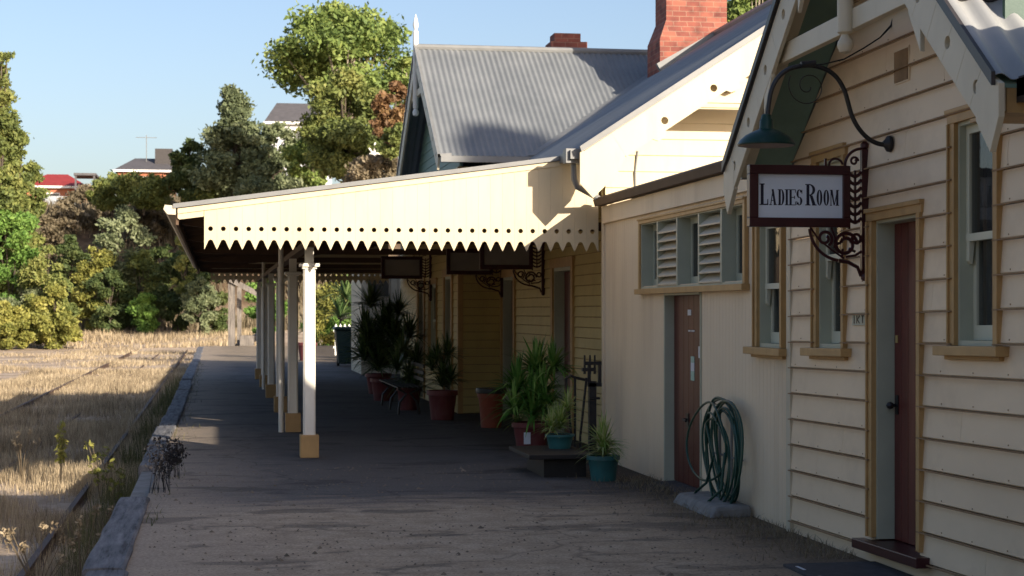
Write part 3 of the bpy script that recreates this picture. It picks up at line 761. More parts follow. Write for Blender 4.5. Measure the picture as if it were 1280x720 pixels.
# main gable facing the camera
mb = MB()
GY = 19.95
def mclip(z): h = (RZ-.12-z)/.66; return (8.6-h, 8.6+h)
board_wall(mb, 'y', GY, 4.45, 12.7, 2.75, RZ-.1, .19, [], mclip, lip=.022, joints=False)
mb.build('gable_wall', 'cream', SB)
mb = MB(); mb.tube([(4.80, GY-.03, 3.0), (4.80, GY-.03, 3.32), (4.83, GY-.03, 3.56)], .012); mb.build('conduit', 'gutter', SB)
mb = MB(); board_wall(mb, 'y', 20.0, 4.42, 4.72, 0, 3.3, .135, lip=.016); mb.build('return_wall', 'yellow', SB)
# roofs
sl = Vector((8.6-4.03, 0, .66*(8.6-4.03)))
mb = corr((4.03, 45.3, .834+.66*4.03), (4.03, 19.15, .834+.66*4.03), sl, .12, .013); mb.build('roof_slope', 'roof', SB)
mb = corr((13.2, 19.15, .834+.66*4.03), (13.2, 45.3, .834+.66*4.03), (-(13.2-8.6), 0, .66*4.57), .12, .013); mb.build('roof_slope', 'roof', SB)
mb = MB(); mb.tube([(8.6, 19.1, RZ+.03), (8.6, 45.4, RZ+.03)], .07); mb.tube([(3.56, 32.02, RZ+.02), (8.6, 32.02, RZ+.02)], .06); mb.build('ridge_cap', 'gutter', SB)
run2 = 32.02-28.6
mb = corr((3.6, 28.6, 4.25), (8.7, 28.6, 4.25), (0, run2, RZ-4.25), .102, .010); mb.build('roof_slope', 'roof', SB)
mb = corr((3.6, 35.44, 4.25), (8.7, 35.44, 4.25), (0, -run2, RZ-4.25), .12, .015); mb.build('roof_slope', 'roof', SB)
mb = MB(); mb.bar((5.13, 28.58, 4.26), (8.6, 31.95, RZ+.02), .16, .03); mb.build('valley_flashing', 'gutter', SB)
mb = MB(); mb.box(3.62, 5.15, 28.50, 28.62, 4.14, 4.24); mb.build('gutter', 'gutter', SB)
mb = MB()
for yE, sg in ((28.56, 1), (35.48, -1)):
    mb.prism([(3.565, yE, 4.22), (3.565, 32.02, RZ+.01), (3.565, 32.02, RZ+.06), (3.565, yE, 4.27)], (.05, 0, 0))
    mb.prism([(3.57, yE, 4.22), (3.57, yE, 4.27), (3.80, yE+sg*.0, 4.29), (3.80, yE, 4.22)], (0, sg*.03, 0))
mb.build('verge_trim', 'gutter', SB)
for yE, sg in ((28.6, 1), (35.44, -1)):
    mb = MB()
    L = math.hypot(run2, RZ-4.25); sd_ = Vector((0, sg*run2/L, (RZ-4.25)/L)); td = Vector((0, -sg*(RZ-4.25)/L, run2/L))
    holed_strip(mb, (3.585, yE, 4.24), sd_, td, (1,0,0), 0, L-.02, lambda s_: -.26, lambda s_: -.02, [.3+.55*i for i in range(7)], .04, .035)
    mb.build('bargeboard', 'fret', SB)
mb = MB(); mb.lathe((3.60, 32.02, RZ-1.25), [(.005,0),(.05,.02),(.06,.08),(.035,.13),(.05,.16),(.05,1.55),(.035,1.56),(.03,1.59),(.045,1.63),(.055,1.67),(.035,1.76),(.02,1.82),(.005,1.87)], 12)
mb.build('finial', 'white', SB)
mb = MB(); mb.box(3.62, 3.68, 30.9, 33.1, 5.62, 5.74); mb.build('collar_tie', 'fret', SB)
# main bargeboard towards the camera
mb = MB(); L = math.hypot(8.6-4.03, .66*4.57); sd_ = Vector((4.57/L, 0, .66*4.57/L)); td = Vector((-.66*4.57/L, 0, 4.57/L))
zE = .834+.66*4.03
BY = 19.16
holed_strip(mb, (4.03, BY, zE-.03), sd_, td, (0,1,0), .385, L, lambda s_: -.30, lambda s_: .02, [.98+.68*i for i in range(7)], .042, .035, tc=-.20)
mb.prism([(x_, BY+.0015, z_) for x_, z_ in ((3.99,3.47), (3.99,3.12), (4.14,2.96), (4.42,3.24), (4.50,3.42), (4.54,3.50), (4.385,3.73))], (0, .035, 0))
for i in range(6):   # small stepped blocks under the board
    s_ = .75+.68*i*1.5; c = Vector((4.03, BY+.002, zE-.03))+sd_*s_+td*(-.30)
    mb.prism([c, c+sd_*.18, c+Vector((.17,0,.03)), c+Vector((.06,0,-.02))], (0,.03,0))
bb = mb.build('bargeboard', 'cream', SB)
mb = MB(); mb.prism([(4.0, 19.12, 3.47), (8.6, 19.12, RZ-.01), (8.6, 19.12, RZ+.05), (3.98, 19.12, 3.53)], (0, .05, 0)); mb.build('verge_trim', 'gutter', SB)
mb = MB(); mb.box(5.2, 12.0, 19.26, 19.33, 4.06, 4.30); mb.build('collar_tie', 'cream', SB)
mb = MB(); mb.box(3.90, 4.03, 19.25, 28.5, 3.40, 3.50); mb.build('gutter', 'gutter', SB)
# rainwater head and downpipe
mb = MB(); mb.box(3.86, 4.04, 19.30, 19.48, 3.36, 3.52); mb.tube([(3.96,19.39,3.38),(3.97,19.39,3.18),(4.0,19.39,3.10),(4.16,19.45,3.03),(4.30,19.6,2.98)], .034); mb.build('downpipe', 'gutter', SB)
# chimneys
def chimney(x0, x1, y0_, y1_, zb, zs, zt, fl, label):
    c = MB()
    rings = [(0,zb), (0,zs-.35), (fl,zs), (fl,zt)]
    V_ = []
    for e, z in rings: V_ += [(x0+e,y0_+e*.5,z),(x1-e,y0_+e*.5,z),(x1-e,y1_-e*.5,z),(x0+e,y1_-e*.5,z)]
    c.add(V_, [(i*4+j,i*4+(j+1)%4,(i+1)*4+(j+1)%4,(i+1)*4+j) for i in range(3) for j in range(4)]+[(0,3,2,1),(12,13,14,15)])
    o = c.build('chimney', 'brick', SB); plabel(o, label)
    return o
ch = chimney(7.60, 8.95, 29.7, 30.6, 5.0, 6.78, 8.6, .13, 'big red brick chimney running out of the top of the photo')
mb = MB(); mb.box(7.66, 8.89, 29.70, 30.60, 8.6, 8.7); mb.build('cap', 'brick', ch)
mb = MB(); mb.bar((7.56, 29.64, .834+.66*7.56+.08), (8.60, 29.64, .834+.66*8.6-.02), .10, .18); mb.build('flashing', 'gutter', ch)
ch = chimney(6.42, 7.14, 33.6, 34.2, 5.4, 6.7, 6.95, .0, 'small worn brick chimney behind the corrugated ridge')
mb = MB(); mb.box(6.5, 7.02, 33.66, 34.14, 6.95, 7.12); mb.build('cap', 'brick', ch)

# ------------------------------------------------------------------ platform canopy
CN = thing('platform_canopy', (1.07, 19.9, 0), 'cream platform canopy with a pierced sawtooth valance over the dark platform', 'canopy')
CY0, CY1 = 19.90, 45.0
zc = lambda x: 2.835+(x+.48)*(.60/4.43)
mb = corr((-.50, CY0-.02, 2.865), (-.50, CY1+.02, 2.865), (4.5, 0, 4.5*.60/4.43), .12, .012); mb.build('roof', 'roof', CN)
mb = MB(); valance(mb, CY0, -.13, 4.36, lambda x: zc(x)-.002, 32); fv = mb.build('valance', 'cream', CN)
mb = MB(); mb.prism([(x_, CY0, z_) for x_, z_ in ((-.42,2.84),(-.42,2.735),(-.40,2.72),(-.135,2.755),(-.135,2.875))], (0,.024,0))
mb.prism([(x_, CY0-.016, z_) for x_, z_ in ((-.42,zc(-.42)-.06),(4.05,zc(4.05)-.06),(4.05,zc(4.05)),(-.42,zc(-.42)))], (0,.0145,0)); mb.build('fascia', 'cream', CN)
mb = MB(); mb.prism([(x_, CY0-.045, z_) for x_, z_ in ((-.47,zc(-.47)+.005),(3.95,zc(3.95)+.005),(3.95,zc(3.95)+.055),(-.47,zc(-.47)+.055))], (0,.06,0)); mb.build('verge_trim', 'gutter', CN)
mb = MB(); valance(mb, CY1, -.13, 4.36, lambda x: zc(x)-.002, 32); mb.build('valance', 'cream', CN)
mb = MB(); mb.prism([(-.44,CY0-.03,2.87),(-.56,CY0-.03,2.88),(-.575,CY0-.03,2.83),(-.53,CY0-.03,2.775),(-.44,CY0-.03,2.77)], (0,CY1-CY0+.06,0)); mb.build('gutter', 'fret', CN)
mb = MB(); mb.box(-.44, -.41, CY0+.03, CY1, 2.66, 2.86); mb.build('side_fascia', 'under', CN)
# lining boards
mb = MB()
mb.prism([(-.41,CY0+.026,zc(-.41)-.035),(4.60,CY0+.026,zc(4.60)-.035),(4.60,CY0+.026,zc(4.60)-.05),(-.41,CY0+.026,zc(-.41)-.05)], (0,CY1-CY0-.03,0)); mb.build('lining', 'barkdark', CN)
posts_y = [20.6, 25.0, 29.9, 34.9, 39.9, 44.6]
for y_ in posts_y:
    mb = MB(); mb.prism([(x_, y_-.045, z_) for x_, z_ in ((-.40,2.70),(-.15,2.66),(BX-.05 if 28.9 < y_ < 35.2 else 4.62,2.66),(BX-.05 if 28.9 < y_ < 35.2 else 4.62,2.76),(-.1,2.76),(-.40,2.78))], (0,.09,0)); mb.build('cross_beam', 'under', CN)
y_ = 20.3
while y_ < 44.8:
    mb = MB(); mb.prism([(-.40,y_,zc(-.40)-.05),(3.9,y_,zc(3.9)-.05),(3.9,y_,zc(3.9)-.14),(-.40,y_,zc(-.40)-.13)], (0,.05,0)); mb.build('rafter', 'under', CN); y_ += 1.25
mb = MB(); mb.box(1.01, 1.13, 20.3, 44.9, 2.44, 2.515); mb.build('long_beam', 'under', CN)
lab = ['bright sunlit white post on an ochre block at the front of the canopy', 'second canopy post, shaded, just behind the sunlit white one', 'third canopy post in the shaded row', 'fourth canopy post in the shaded row', 'fifth canopy post, second from the far end', 'farthest canopy post, at the open end of the platform']
def make_post(y_, lb):
    t = thing('canopy_post', (1.07, y_, 0), lb, 'post', 'posts holding up the platform canopy')
    mb = MB(); mb.box(1.07-.108, 1.07+.108, y_-.108, y_+.108, 0, .265); mb.build('base', 'ochre', t, bevel=.008)
    mb = MB(); a = .07
    mb.prism([(1.07+q*a, y_+r_*a, .265) for q, r_ in ((-.7,-1),(.7,-1),(1,-.7),(1,.7),(.7,1),(-.7,1),(-1,.7),(-1,-.7))], (0,0,1.97)); mb.box(1.07-.05, 1.07+.05, y_-.05, y_+.05, 2.25, 2.44)
    mb.build('shaft', 'post', t)
    mb = MB(); mb.box(1.07-.085,1.07+.085,y_-.085,y_+.085,2.19,2.215); mb.box(1.07-.115,1.07+.115,y_-.115,y_+.115,2.215,2.255); mb.build('cap', 'post', t, bevel=.006)
    mb = MB()
    for sx in (-1,1):
        pts = [(1.07+sx*.05, y_, 2.17), (1.07+sx*.12, y_, 2.2), (1.07+sx*.2, y_, 2.28), (1.07+sx*.26, y_, 2.44)]
        if y_ > 21: mb.tube(pts, .016)
    return t
make_post(posts_y[0], lab[0])
for i in range(1, 6): make_post(posts_y[i], lab[i])
for (x_, y_, lb) in ((.90, 24.9, 'thin pale pipe standing left of the second canopy post'), (1.02, 38.6, 'thin pale pipe farther along the row of canopy posts')):
    mb = MB(); mb.tube([(x_,y_,0),(x_,y_,2.86)], .036, 10); tag(mb.build('downpipe', 'post'), lb, 'pipe', 'pipes by the canopy posts')
# narrow white notice board behind the first post
mb = MB(); mb.box(1.55, 1.66, 30.6, 30.63, 1.1, 1.85); mb.box(1.59,1.62,30.63,30.66,0,1.8); tag(mb.build('notice_board', 'white'), 'narrow white upright board just behind the sunlit post', 'sign')

# ------------------------------------------------------------------ lettering
def letter(ch, x, z, w_, h, out, st):
    """condensed slab-serif capitals as flat polygons (x to the right, z up)"""
    th_ = st*.34; sf = st*.85
    def rect(a, b, c, d): out.append([(a,c),(b,c),(b,d),(a,d)])
    def serif(cx, zz, half): rect(cx-half, cx+half, zz, zz+th_) if zz == z else rect(cx-half, cx+half, zz-th_, zz)
    def ring(cx, cz, rx, rz, sx, sz, a0=0, a1=2*PI, n=22):
        for i in range(n):
            t0 = a0+(a1-a0)*i/n; t1 = a0+(a1-a0)*(i+1)/n
            out.append([(cx+rx*math.cos(t0),cz+rz*math.sin(t0)),(cx+rx*math.cos(t1),cz+rz*math.sin(t1)),(cx+(rx-sx)*math.cos(t1),cz+(rz-sz)*math.sin(t1)),(cx+(rx-sx)*math.cos(t0),cz+(rz-sz)*math.sin(t0))])
    T = z+h
    if ch in 'LIEDR':
        sx = x+sf*.5; rect(sx, sx+st, z, T)
        if ch == 'I': sx = x+sf*.5
        rect(x, sx+st+sf*.4, T-th_, T); rect(x, sx+st+(sf*.4 if ch in 'IR' else 0), z, z+th_)
    if ch == 'L':
        rect(sx+st, x+w_, z, z+th_*1.2); out.append([(x+w_-th_*1.1,z),(x+w_,z),(x+w_,z+h*.28),(x+w_-th_*.8,z+h*.28)])
    if ch == 'E':
        rect(sx+st, x+w_, z, z+th_); rect(sx+st, x+w_, T-th_, T); rect(sx+st, x+w_-st*.4, z+h*.5-th_/2, z+h*.5+th_/2)
        rect(x+w_-th_, x+w_, z, z+h*.24); rect(x+w_-th_, x+w_, T-h*.2, T); rect(x+w_-st*.4-th_, x+w_-st*.4, z+h*.4, z+h*.6)
    if ch == 'D':
        rect(sx+st, sx+st+st*.3, z, z+th_); rect(sx+st, sx+st+st*.3, T-th_, T)
        cx = sx+st+st*.2; ring(cx, z+h/2, x+w_-cx, h/2, st, th_, -PI/2, PI/2, 16)
    if ch == 'R':
        cx = sx+st; ring(cx, T-h*.27, x+w_*.94-cx, h*.27, st*.95, th_, -PI/2, PI/2, 14)
        a = x+w_*.55; out.append([(a-st*.5, z+h*.47),(a+st*.5, z+h*.47),(x+w_, z),(x+w_-st*1.1, z)])
        rect(x+w_-st*1.3, x+w_+st*.25, z, z+th_)
    if ch == 'A':
        m_ = x+w_/2
        out.append([(x+w_*.12,z),(x+w_*.12+th_*1.2,z),(m_+th_*.5,T),(m_-th_*.7,T)])
        out.append([(x+w_*.9-st,z),(x+w_*.9,z),(m_+th_*.7,T),(m_-st*.7,T)])
        rect(x+w_*.25, x+w_*.68, z+h*.27, z+h*.27+th_); rect(x, x+w_*.34, z, z+th_); rect(x+w_*.56, x+w_, z, z+th_)
    if ch == 'O': ring(x+w_/2, z+h/2, w_/2, h/2, st, th_)
    if ch == 'M':
        a = x+sf*.4; rect(a, a+th_*1.1, z, T); rect(x+w_-sf*.4-st, x+w_-sf*.4, z, T); m_ = x+w_*.47
        out.append([(m_-st*.25,z+h*.02),(m_+st*.25,z+h*.02),(a+st*.95,T),(a-th_*.2,T)])
        out.append([(m_-st*.1,z+h*.02),(m_+st*.2,z+h*.02),(x+w_-sf*.4,T),(x+w_-sf*.4-st*.6,T)])
        rect(x, a+th_*2, z, z+th_); rect(x+w_-sf*.8-st, x+w_, z, z+th_); rect(x,a+st*.6,T-th_,T); rect(x+w_-st*1.2,x+w_,T-th_,T)
    if ch == 'S':
        cx = x+w_/2; r_ = w_/2; q = h*.27
        ring(cx, T-q, r_, q, st*.95, th_, R(20), R(270), 16); ring(cx, z+q, r_, q, st*.95, th_, R(-160), R(90), 16)
        rect(x+w_-th_, x+w_, T-h*.26, T-h*.02); rect(x, x+th_, z+h*.02, z+h*.26)

# ------------------------------------------------------------------ hanging signs
def scroll(mb, c, r0, r1, a0, a1, y_, rad, n=26):
    pts = []
    for i in range(n+1):
        t = i/n; a = a0+(a1-a0)*t; r_ = r0+(r1-r0)*t
        pts.append((c[0]+r_*math.cos(a), y_, c[1]+r_*math.sin(a)))
    mb.tube(pts, rad, 6)
def hanging_sign(wall, y_, label, words, x0, x1, z0=2.268, z1=2.685, dz=0, frame='maroon', panel='signwhite'):
    t = thing('hanging_sign', (wall, y_, z0), label, 'sign', None if words else 'hanging signs along the station wall')
    mb = MB(); e = .062; d = .035
    mb.box(x0, x1, y_-d, y_+d, z1-e, z1); mb.box(x0, x1, y_-d, y_+d, z0, z0+e); mb.box(x0, x0+e, y_-d, y_+d, z0+e, z1-e); mb.box(x1-e*.75, x1, y_-d, y_+d, z0+e, z1-e)
    mb.build('frame', frame, t, bevel=.004)
    mb = MB(); mb.box(x0+e-.003, x1-e*.75+.003, y_-.012, y_+.012, z0+e-.003, z1-e+.003); pn = mb.build('panel', panel, t)
    if words:
        out = []; k = .000679
        X = lambda v: x0+(v-45)*k; Z = lambda v: z1-(v-65)*k
        for ch, a, b, big in (('L',155,245,1),('A',256,335,0),('D',343,412,0),('I',416,452,0),('E',456,530,0),('S',537,597,0),('R',628,738,1),('O',746,806,0),('O',817,877,0),('M',884,980,0)):
            letter(ch, X(a), Z(463), (b-a)*k, (463-(250 if big else 305))*k, out, (30 if big else 22)*k)
        mb = MB()
        for i, poly in enumerate(out): mb.prism([(a, y_-.0128-.00006*(i % 9), b) for a, b in poly], (0,.002,0))
        plabel(mb.build('lettering', 'navy', t), 'dark navy slab-serif words LADIES ROOM')
    # cast iron bracket
    mb = MB(); xb = wall-.028
    mb.box(xb-.026, xb+.026, y_-.018, y_+.018, 1.95+dz, 2.80+dz)
    mb.lathe((xb, y_, 2.80+dz), [(.012,0),(.03,.012),(.03,.035),(.012,.055)], 10); mb.lathe((xb, y_, 1.905+dz), [(.010,0),(.026,.012),(.03,.035),(.016,.06)], 10)
    xi = x1+.004
    mb.box(xi-.008, xi+.008, y_-.01, y_+.01, z0-.01, z1)
    gx = (xi+xb-.026)/2; gw = (xb-.026-xi)
    for i in range(7):     # leaf-shaped piercings: pairs of crossing bars
        z = z0+.05+i*.052
        for s_ in (-1, 1):
            mb.tube([(gx, y_, z-.018), (gx+s_*gw*.32, y_, z-.004), (gx+s_*gw*.5, y_, z+.018)], [.011,.0125,.009], 6)
        mb.box(gx-.008, gx+.008, y_-.006, y_+.006, z-.027, z+.027)
    # upper scroll
    scroll(mb, (xb-.02, z1+.0), .12, .12, R(90), R(180), y_, .010)
    scroll(mb, (gx-.005, z1+.035), .030, .012, R(0), R(420), y_, .008)
    scroll(mb, (x1-.10, z1+.0), .062, .03, R(10), R(200), y_, .008); mb.box(x1-.17, x1-.155, y_-.008, y_+.008, z1, z1+.05)
    # lower fretwork
    zb = z0
    scroll(mb, (x1-.04, zb+.01), .235, .235, R(185), R(262), y_, .011)
    mb.tube([(x1-.07, y_, zb-.225), (x1+.0, y_, zb-.235), (xb-.05, y_, zb-.27), (xb-.025, y_, zb-.33)], .013, 6)
    scroll(mb, (x1-.02, zb-.115), .085, .035, R(0), R(520), y_, .0125, 40)
    scroll(mb, (x1-.165, zb-.075), .055, .02, R(-60), R(420), y_, .011, 36)
    scroll(mb, (xb-.06, zb-.075), .03, .03, R(0), R(360), y_, .010)
    for q_ in range(5):
        a_ = R(20+q_*72); mb.tube([(x1-.02+.035*math.cos(a_), y_, zb-.115+.035*math.sin(a_)), (x1-.02+.085*math.cos(a_+.3), y_, zb-.115+.085*math.sin(a_+.3))], .009, 6)
    mb.tube([(x1-.27, y_, zb), (x1-.21, y_, zb-.08), (x1-.12, y_, zb-.15), (x1-.03, y_, zb-.21)], .007, 6)
    mb.tube([(x1-.12, y_, zb), (x1-.09, y_, zb-.07), (x1-.10, y_, zb-.14)], .008, 6)
    mb.tube([(xb-.02, y_, zb-.16), (xb-.07, y_, zb-.19), (x1-.02, y_, zb-.2)], .009, 6)
    mb.build('bracket', frame, t)
    return t
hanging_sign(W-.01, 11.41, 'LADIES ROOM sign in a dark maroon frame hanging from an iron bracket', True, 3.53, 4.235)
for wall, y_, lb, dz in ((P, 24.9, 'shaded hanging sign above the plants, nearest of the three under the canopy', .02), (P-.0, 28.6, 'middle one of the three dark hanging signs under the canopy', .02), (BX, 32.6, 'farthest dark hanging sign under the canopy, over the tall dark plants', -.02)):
    hanging_sign(wall-.01, y_, lb, False, wall-.96, wall-.20, 2.30, 2.72, dz, panel='shadesign')

# ------------------------------------------------------------------ swan-neck lamp
LY = 10.97
LP = thing('wall_lamp', (W, LY, 2.8), 'dark green enamel dish lamp on a curved black swan-neck arm above the sign', 'lamp')
def lpt(px, py):    # picture measurements turned into the lamp's own plane y = LY (real size and place)
    X = LY*math.tan(math.atan((px-640)/2200)+TH); f_ = LY*math.cos(TH)+X*math.sin(TH)
    return (X, LY, 1.7+(389-py)*f_/2200)
mb = MB(); key = [(1121,180),(1108,181),(1096,179),(1084,172),(1073,160),(1065,145),(1060,128),(1055,112),(1046,97),(1033,87),(1015,82),(998,83),(983,88),(971,99),(964,114),(961,130),(959,148)]
P_ = [Vector(lpt(*q)) for q in key]; fine = []
for i in range(len(P_)-1):
    p0, p1, p2, p3 = P_[max(i-1,0)], P_[i], P_[i+1], P_[min(i+2,len(P_)-1)]
    for k in range(4):
        t = k/4; fine.append(.5*((2*p1)+(-p0+p2)*t+(2*p0-5*p1+4*p2-p3)*t*t+(-p0+3*p1-3*p2+p3)*t**3))
fine.append(P_[-1])
mb.tube(fine, .0155, 10); mb.build('arm', 'black', LP)
mb = MB(); c = Vector(lpt(1121,180))
vs = []; prof = [(.03,.0),(.055,.01),(.052,.03),(.03,.045),(.018,.06)]; n = 16
for r_, o_ in prof:
    for j in range(n): vs.append((W-.02-o_, c.y+r_*math.cos(2*PI*j/n), c.z+r_*math.sin(2*PI*j/n)))
mb.add(vs, [(i*n+j,i*n+(j+1)%n,(i+1)*n+(j+1)%n,(i+1)*n+j) for i in range(4) for j in range(n)]+[tuple(range(n)),tuple(range(4*n,5*n))]); mb.smooth = True
mb.build('wall_plate', 'black', LP)
c = lpt(958, 182)
mb = MB(); mb.lathe((c[0], LY, c[2]), [(.186,.0),(.188,.008),(.172,.035),(.135,.068),(.085,.092),(.05,.105),(.045,.12),(.043,.165),(.034,.175),(.03,.20),(.018,.205)], 36); sh = mb.build('shade', 'lampgreen', LP)
mb = MB(); mb.lathe((c[0], LY, c[2]-.006), [(.178,.004),(.165,.026),(.13,.056),(.08,.078),(.02,.09)], 32); mb.build('shade_lining', 'lampinner', LP)
mb = MB(); cc = lpt(1010,108)
pts = []
for i in range(50):
    t = i/49; a = R(150)+R(560)*t; r_ = .118*(1-t)**1.0+.018
    pts.append((cc[0]+r_*math.cos(a), LY, cc[2]+r_*math.sin(a)))
mb.tube(pts, .0035, 6); mb.build('scroll', 'black', LP)
mb = MB(); q = [Vector(lpt(*k)) for k in ((1012,82),(1030,80),(1055,74),(1080,60),(1100,47),(1114,32),(1118,18),(1112,8))]
for i, v_ in enumerate(q): v_.x += .0; v_.y -= 0
q[-1].x = W-.02
mb.tube(q, [.005]*5+[.008]*3, 6); mb.tube([Vector(lpt(1000,83))+Vector((0,-.018,.008)), Vector(lpt(1018,81))+Vector((0,-.018,.008))], .022, 8); mb.build('cable', 'black', LP)

# ------------------------------------------------------------------ tap, hose, block
mb = MB(); mb.tube([(W-.05,14.86,.0),(W-.05,14.86,.88),(W-.12,14.86,.90),(W-.14,14.86,.85)], .014, 8); mb.tube([(W-.09,14.82,.93),(W-.09,14.90,.93)], .008, 6)
mb.tube([(W-.05,14.5,.0),(W-.05,14.5,.78)], .012, 8); mb.tube([(W-.045,15.1,.45),(W-.045,14.2,.45)], .010, 6)
tag(mb.build('garden_tap', 'gutter'), 'grey tap and pipes on the cream wall behind the green hose', 'tap')
mb = MB(); hr = random.Random(11)
def loop(yc, zc_, a, b, tilt, x, k=44, z_top=.93):
    pts = []
    for i in range(k+1):
        t = 2*PI*i/k
        yy_ = a*math.cos(t)*(1+.08*math.sin(2*t)); zz = b*math.sin(t)
        yq = yy_*math.cos(tilt)-zz*math.sin(tilt); zq = yy_*math.sin(tilt)+zz*math.cos(tilt)
        pts.append((x+.02*math.sin(t*2+a*9), yc+yq, max(.03, zc_+zq)))
    return pts
segs = [(14.6,.50,.40,.40,.45,-.07),(14.5,.48,.24,.42,-.4,-.08),(14.75,.40,.36,.30,.6,-.09),(14.70,.50,.46,.44,.10,-.05),(14.55,.52,.32,.42,-.05,-.06),(14.45,.50,.28,.44,.05,-.07),(14.78,.42,.30,.34,.28,-.08),(14.62,.46,.40,.40,-.22,-.06),(14.50,.48,.22,.41,.12,-.09),(14.42,.55,.34,.38,.25,-.08),(15.02,.56,.50,.34,-.1,-.10)]
for s_ in segs: mb.tube(loop(s_[0]-.12, s_[1], s_[2]*1.22, s_[3], s_[4]*1.6+.0, W-.06+s_[5]), .0105, 7, cap=False)
mb.tube([(W-.14,14.86,.86),(W-.16,14.9,.7),(W-.15,14.7,.45),(W-.16,14.9,.2),(W-.2,15.1,.10),(W-.3,14.9,.04),(W-.3,14.5,.04),(W-.2,14.3,.2),(W-.14,14.4,.5)], .0125, 7)
tag(mb.build('garden_hose', 'hose'), 'coiled dark green garden hose hanging on the cream wall beside the red-brown door', 'hose')
mb = MB(); mb.prism([(W-.40,14.0,-.02),(W-.33,14.0,.085),(W-.03,14.0,.10),(W-.02,14.0,-.02)], (0,1.22,0))
o = mb.build('concrete_block', 'concrete', bevel=.03); tag(o, 'rough grey concrete block on the ground under the coiled hose', 'block')
mb = MB(); mb.box(3.72, W-.02, 8.4, 11.25, -.02, .022); o = mb.build('concrete_pad', 'darkslab', bevel=.006); tag(o, 'dark worn pad on the ground below the dark red door', 'pad')
mb = MB()
for i in range(9):
    y_ = 11.1-i*.22; 
    if i % 3 != 1: mb.box(3.755, 3.775, y_-.16, y_, .0225, .0245)
mb.build('edge_line', 'label', o)

# ------------------------------------------------------------------ strap-leaved plants in pots
def strap_mesh(name, heads, mat, parent, seed, leaves=60, L=.45, wd=.022, droop=1.0, up=.5):
    g = np.random.default_rng(seed); V_ = []; F_ = []; T_ = []
    for (hx, hy, hz, sc_) in heads:
        for i in range(int(leaves)):
            az = g.uniform(0, 2*PI); el = R(g.uniform(-10, 85))*up*1.5 if up < .66 else R(g.uniform(5, 88))
            l = L*sc_*g.uniform(.6, 1.1); wdt = wd*sc_*g.uniform(.7, 1.2); dr = droop*g.uniform(.5, 1.4)
            d = np.array([math.cos(az)*math.cos(el), math.sin(az)*math.cos(el), math.sin(el)]); sd_ = np.array([-math.sin(az), math.cos(az), 0])
            p = np.array([hx, hy, hz+g.uniform(-.05, .04)*sc_]); K = 6; o = len(V_)
            for k in range(K+1):
                t = k/K; q = p+d*l*t+np.array([0,0,-1])*dr*l*.45*t*t*math.cos(el)
                w_ = wdt*(.5+1.2*t if t < .35 else (1-t)**.7*1.15)/2
                V_.append(q-sd_*w_+np.array([0,0,w_*.4])); V_.append(q+sd_*w_+np.array([0,0,w_*.4]))
                V_.append(q)
            tn = g.uniform(0, 1)
            for k in range(K):
                a = o+k*3; F_.append((a, a+2, a+5, a+3)); F_.append((a+2, a+1, a+4, a+5)); T_ += [tn, tn]
    me = npmesh(name, np.array(V_), np.array(F_), mat, parent, T_)
    me.data.polygons.foreach_set('use_smooth', [True]*len(me.data.polygons))
    return me
def pot(parent, x, y_, r_, h, mat, z=0, rim=True, sq=False):
    mb = MB()
    prof = [(r_*.74, 0), (r_*.80, h*.3), (r_*.92, h*.82), (r_*.93, h*.83), (r_*1.02, h*.84), (r_*1.02, h), (r_*.92, h), (r_*.9, h*.9)]
    mb.lathe((x, y_, z), prof, 28); mb.build('pot', mat, parent)
    mb = MB(); mb.lathe((x, y_, z+h*.88), [(r_*.9, 0), (r_*.88, .01), (.001, .02)], 20); mb.build('soil', 'soil', parent)
def plant(x, y_, r_, h, pm, lm, label, heads, seed, leaves=60, L=.45, wd=.022, droop=1, z=0, up=.8, stems=True):
    t = thing('potted_plant', (x, y_, z), label, 'potted plant', 'potted plants along the platform')
    pot(t, x, y_, r_, h, pm, z)
    if stems and False:
        mb = MB()
        for hx, hy, hz, s_ in heads:
            if hz > h+.03: mb.tube([(x+(hx-0)*.3, y_+hy*.3, z+h*.85), (x+hx*.7, y_+hy*.7, z+h+(hz-h)*.5), (x+hx, y_+hy, z+hz+.01)], [.018,.015,.012], 7)
        if mb.v: mb.build('stem', 'bark', t)
    strap_mesh('leaves', [(x+a, y_+b, z+c, s_) for a, b, c, s_ in heads], lm, t, seed, leaves, L, wd, droop, up)
    return t
plant(3.83, 17.25, .165, .255, 'teal', 'straplight', 'bright green spiky plant in a small round teal pot on the ground', [(0,0,.36,1),(0,0,.28,.9)], 1, 120, .34, .022, 1.1, up=.8)
# low black platform with a teal pot on it
BT = thing('low_bench', (3.35, 17.9, 0), 'low black bench-like stand on the platform under the teal pot', 'stand')
mb = MB(); mb.box(3.12, 3.80, 17.5, 18.75, .20, .245); mb.build('top', 'benchwood', BT, bevel=.006)
mb = MB(); mb.box(3.30, 3.74, 17.66, 18.65, .0, .20); mb.build('base', 'black', BT)
plant(3.60, 18.35, .155, .15, 'teal', 'straplight', 'pale green spiky plant in a teal bowl standing on the low black bench', [(-.08,0,.22,.9),(.10,.05,.42,.8),(0,0,.25,1)], 2, 85, .32, .022, 1.0, z=.245)
t = plant(3.76, 20.95, .235, .36, 'redpot', 'strap', 'large bushy green plant in a maroon pot with a white label', [(0,0,.55,1.1),(-.16,.1,.75,1.0),(.12,-.05,.68,1.0),(.1,.2,.95,1.15),(-.22,-.05,.5,.9),(.28,.05,1.0,.9),(0,-.1,.42,1.0),(.15,-.15,.5,.9)], 3, 100, .50, .042, 1.35)
mb = MB(); mb.box(3.76-.26+.13, 3.76-.26+.21, 20.95-.232, 20.95-.222, .11, .25); mb.build('label_sticker', 'label', t)
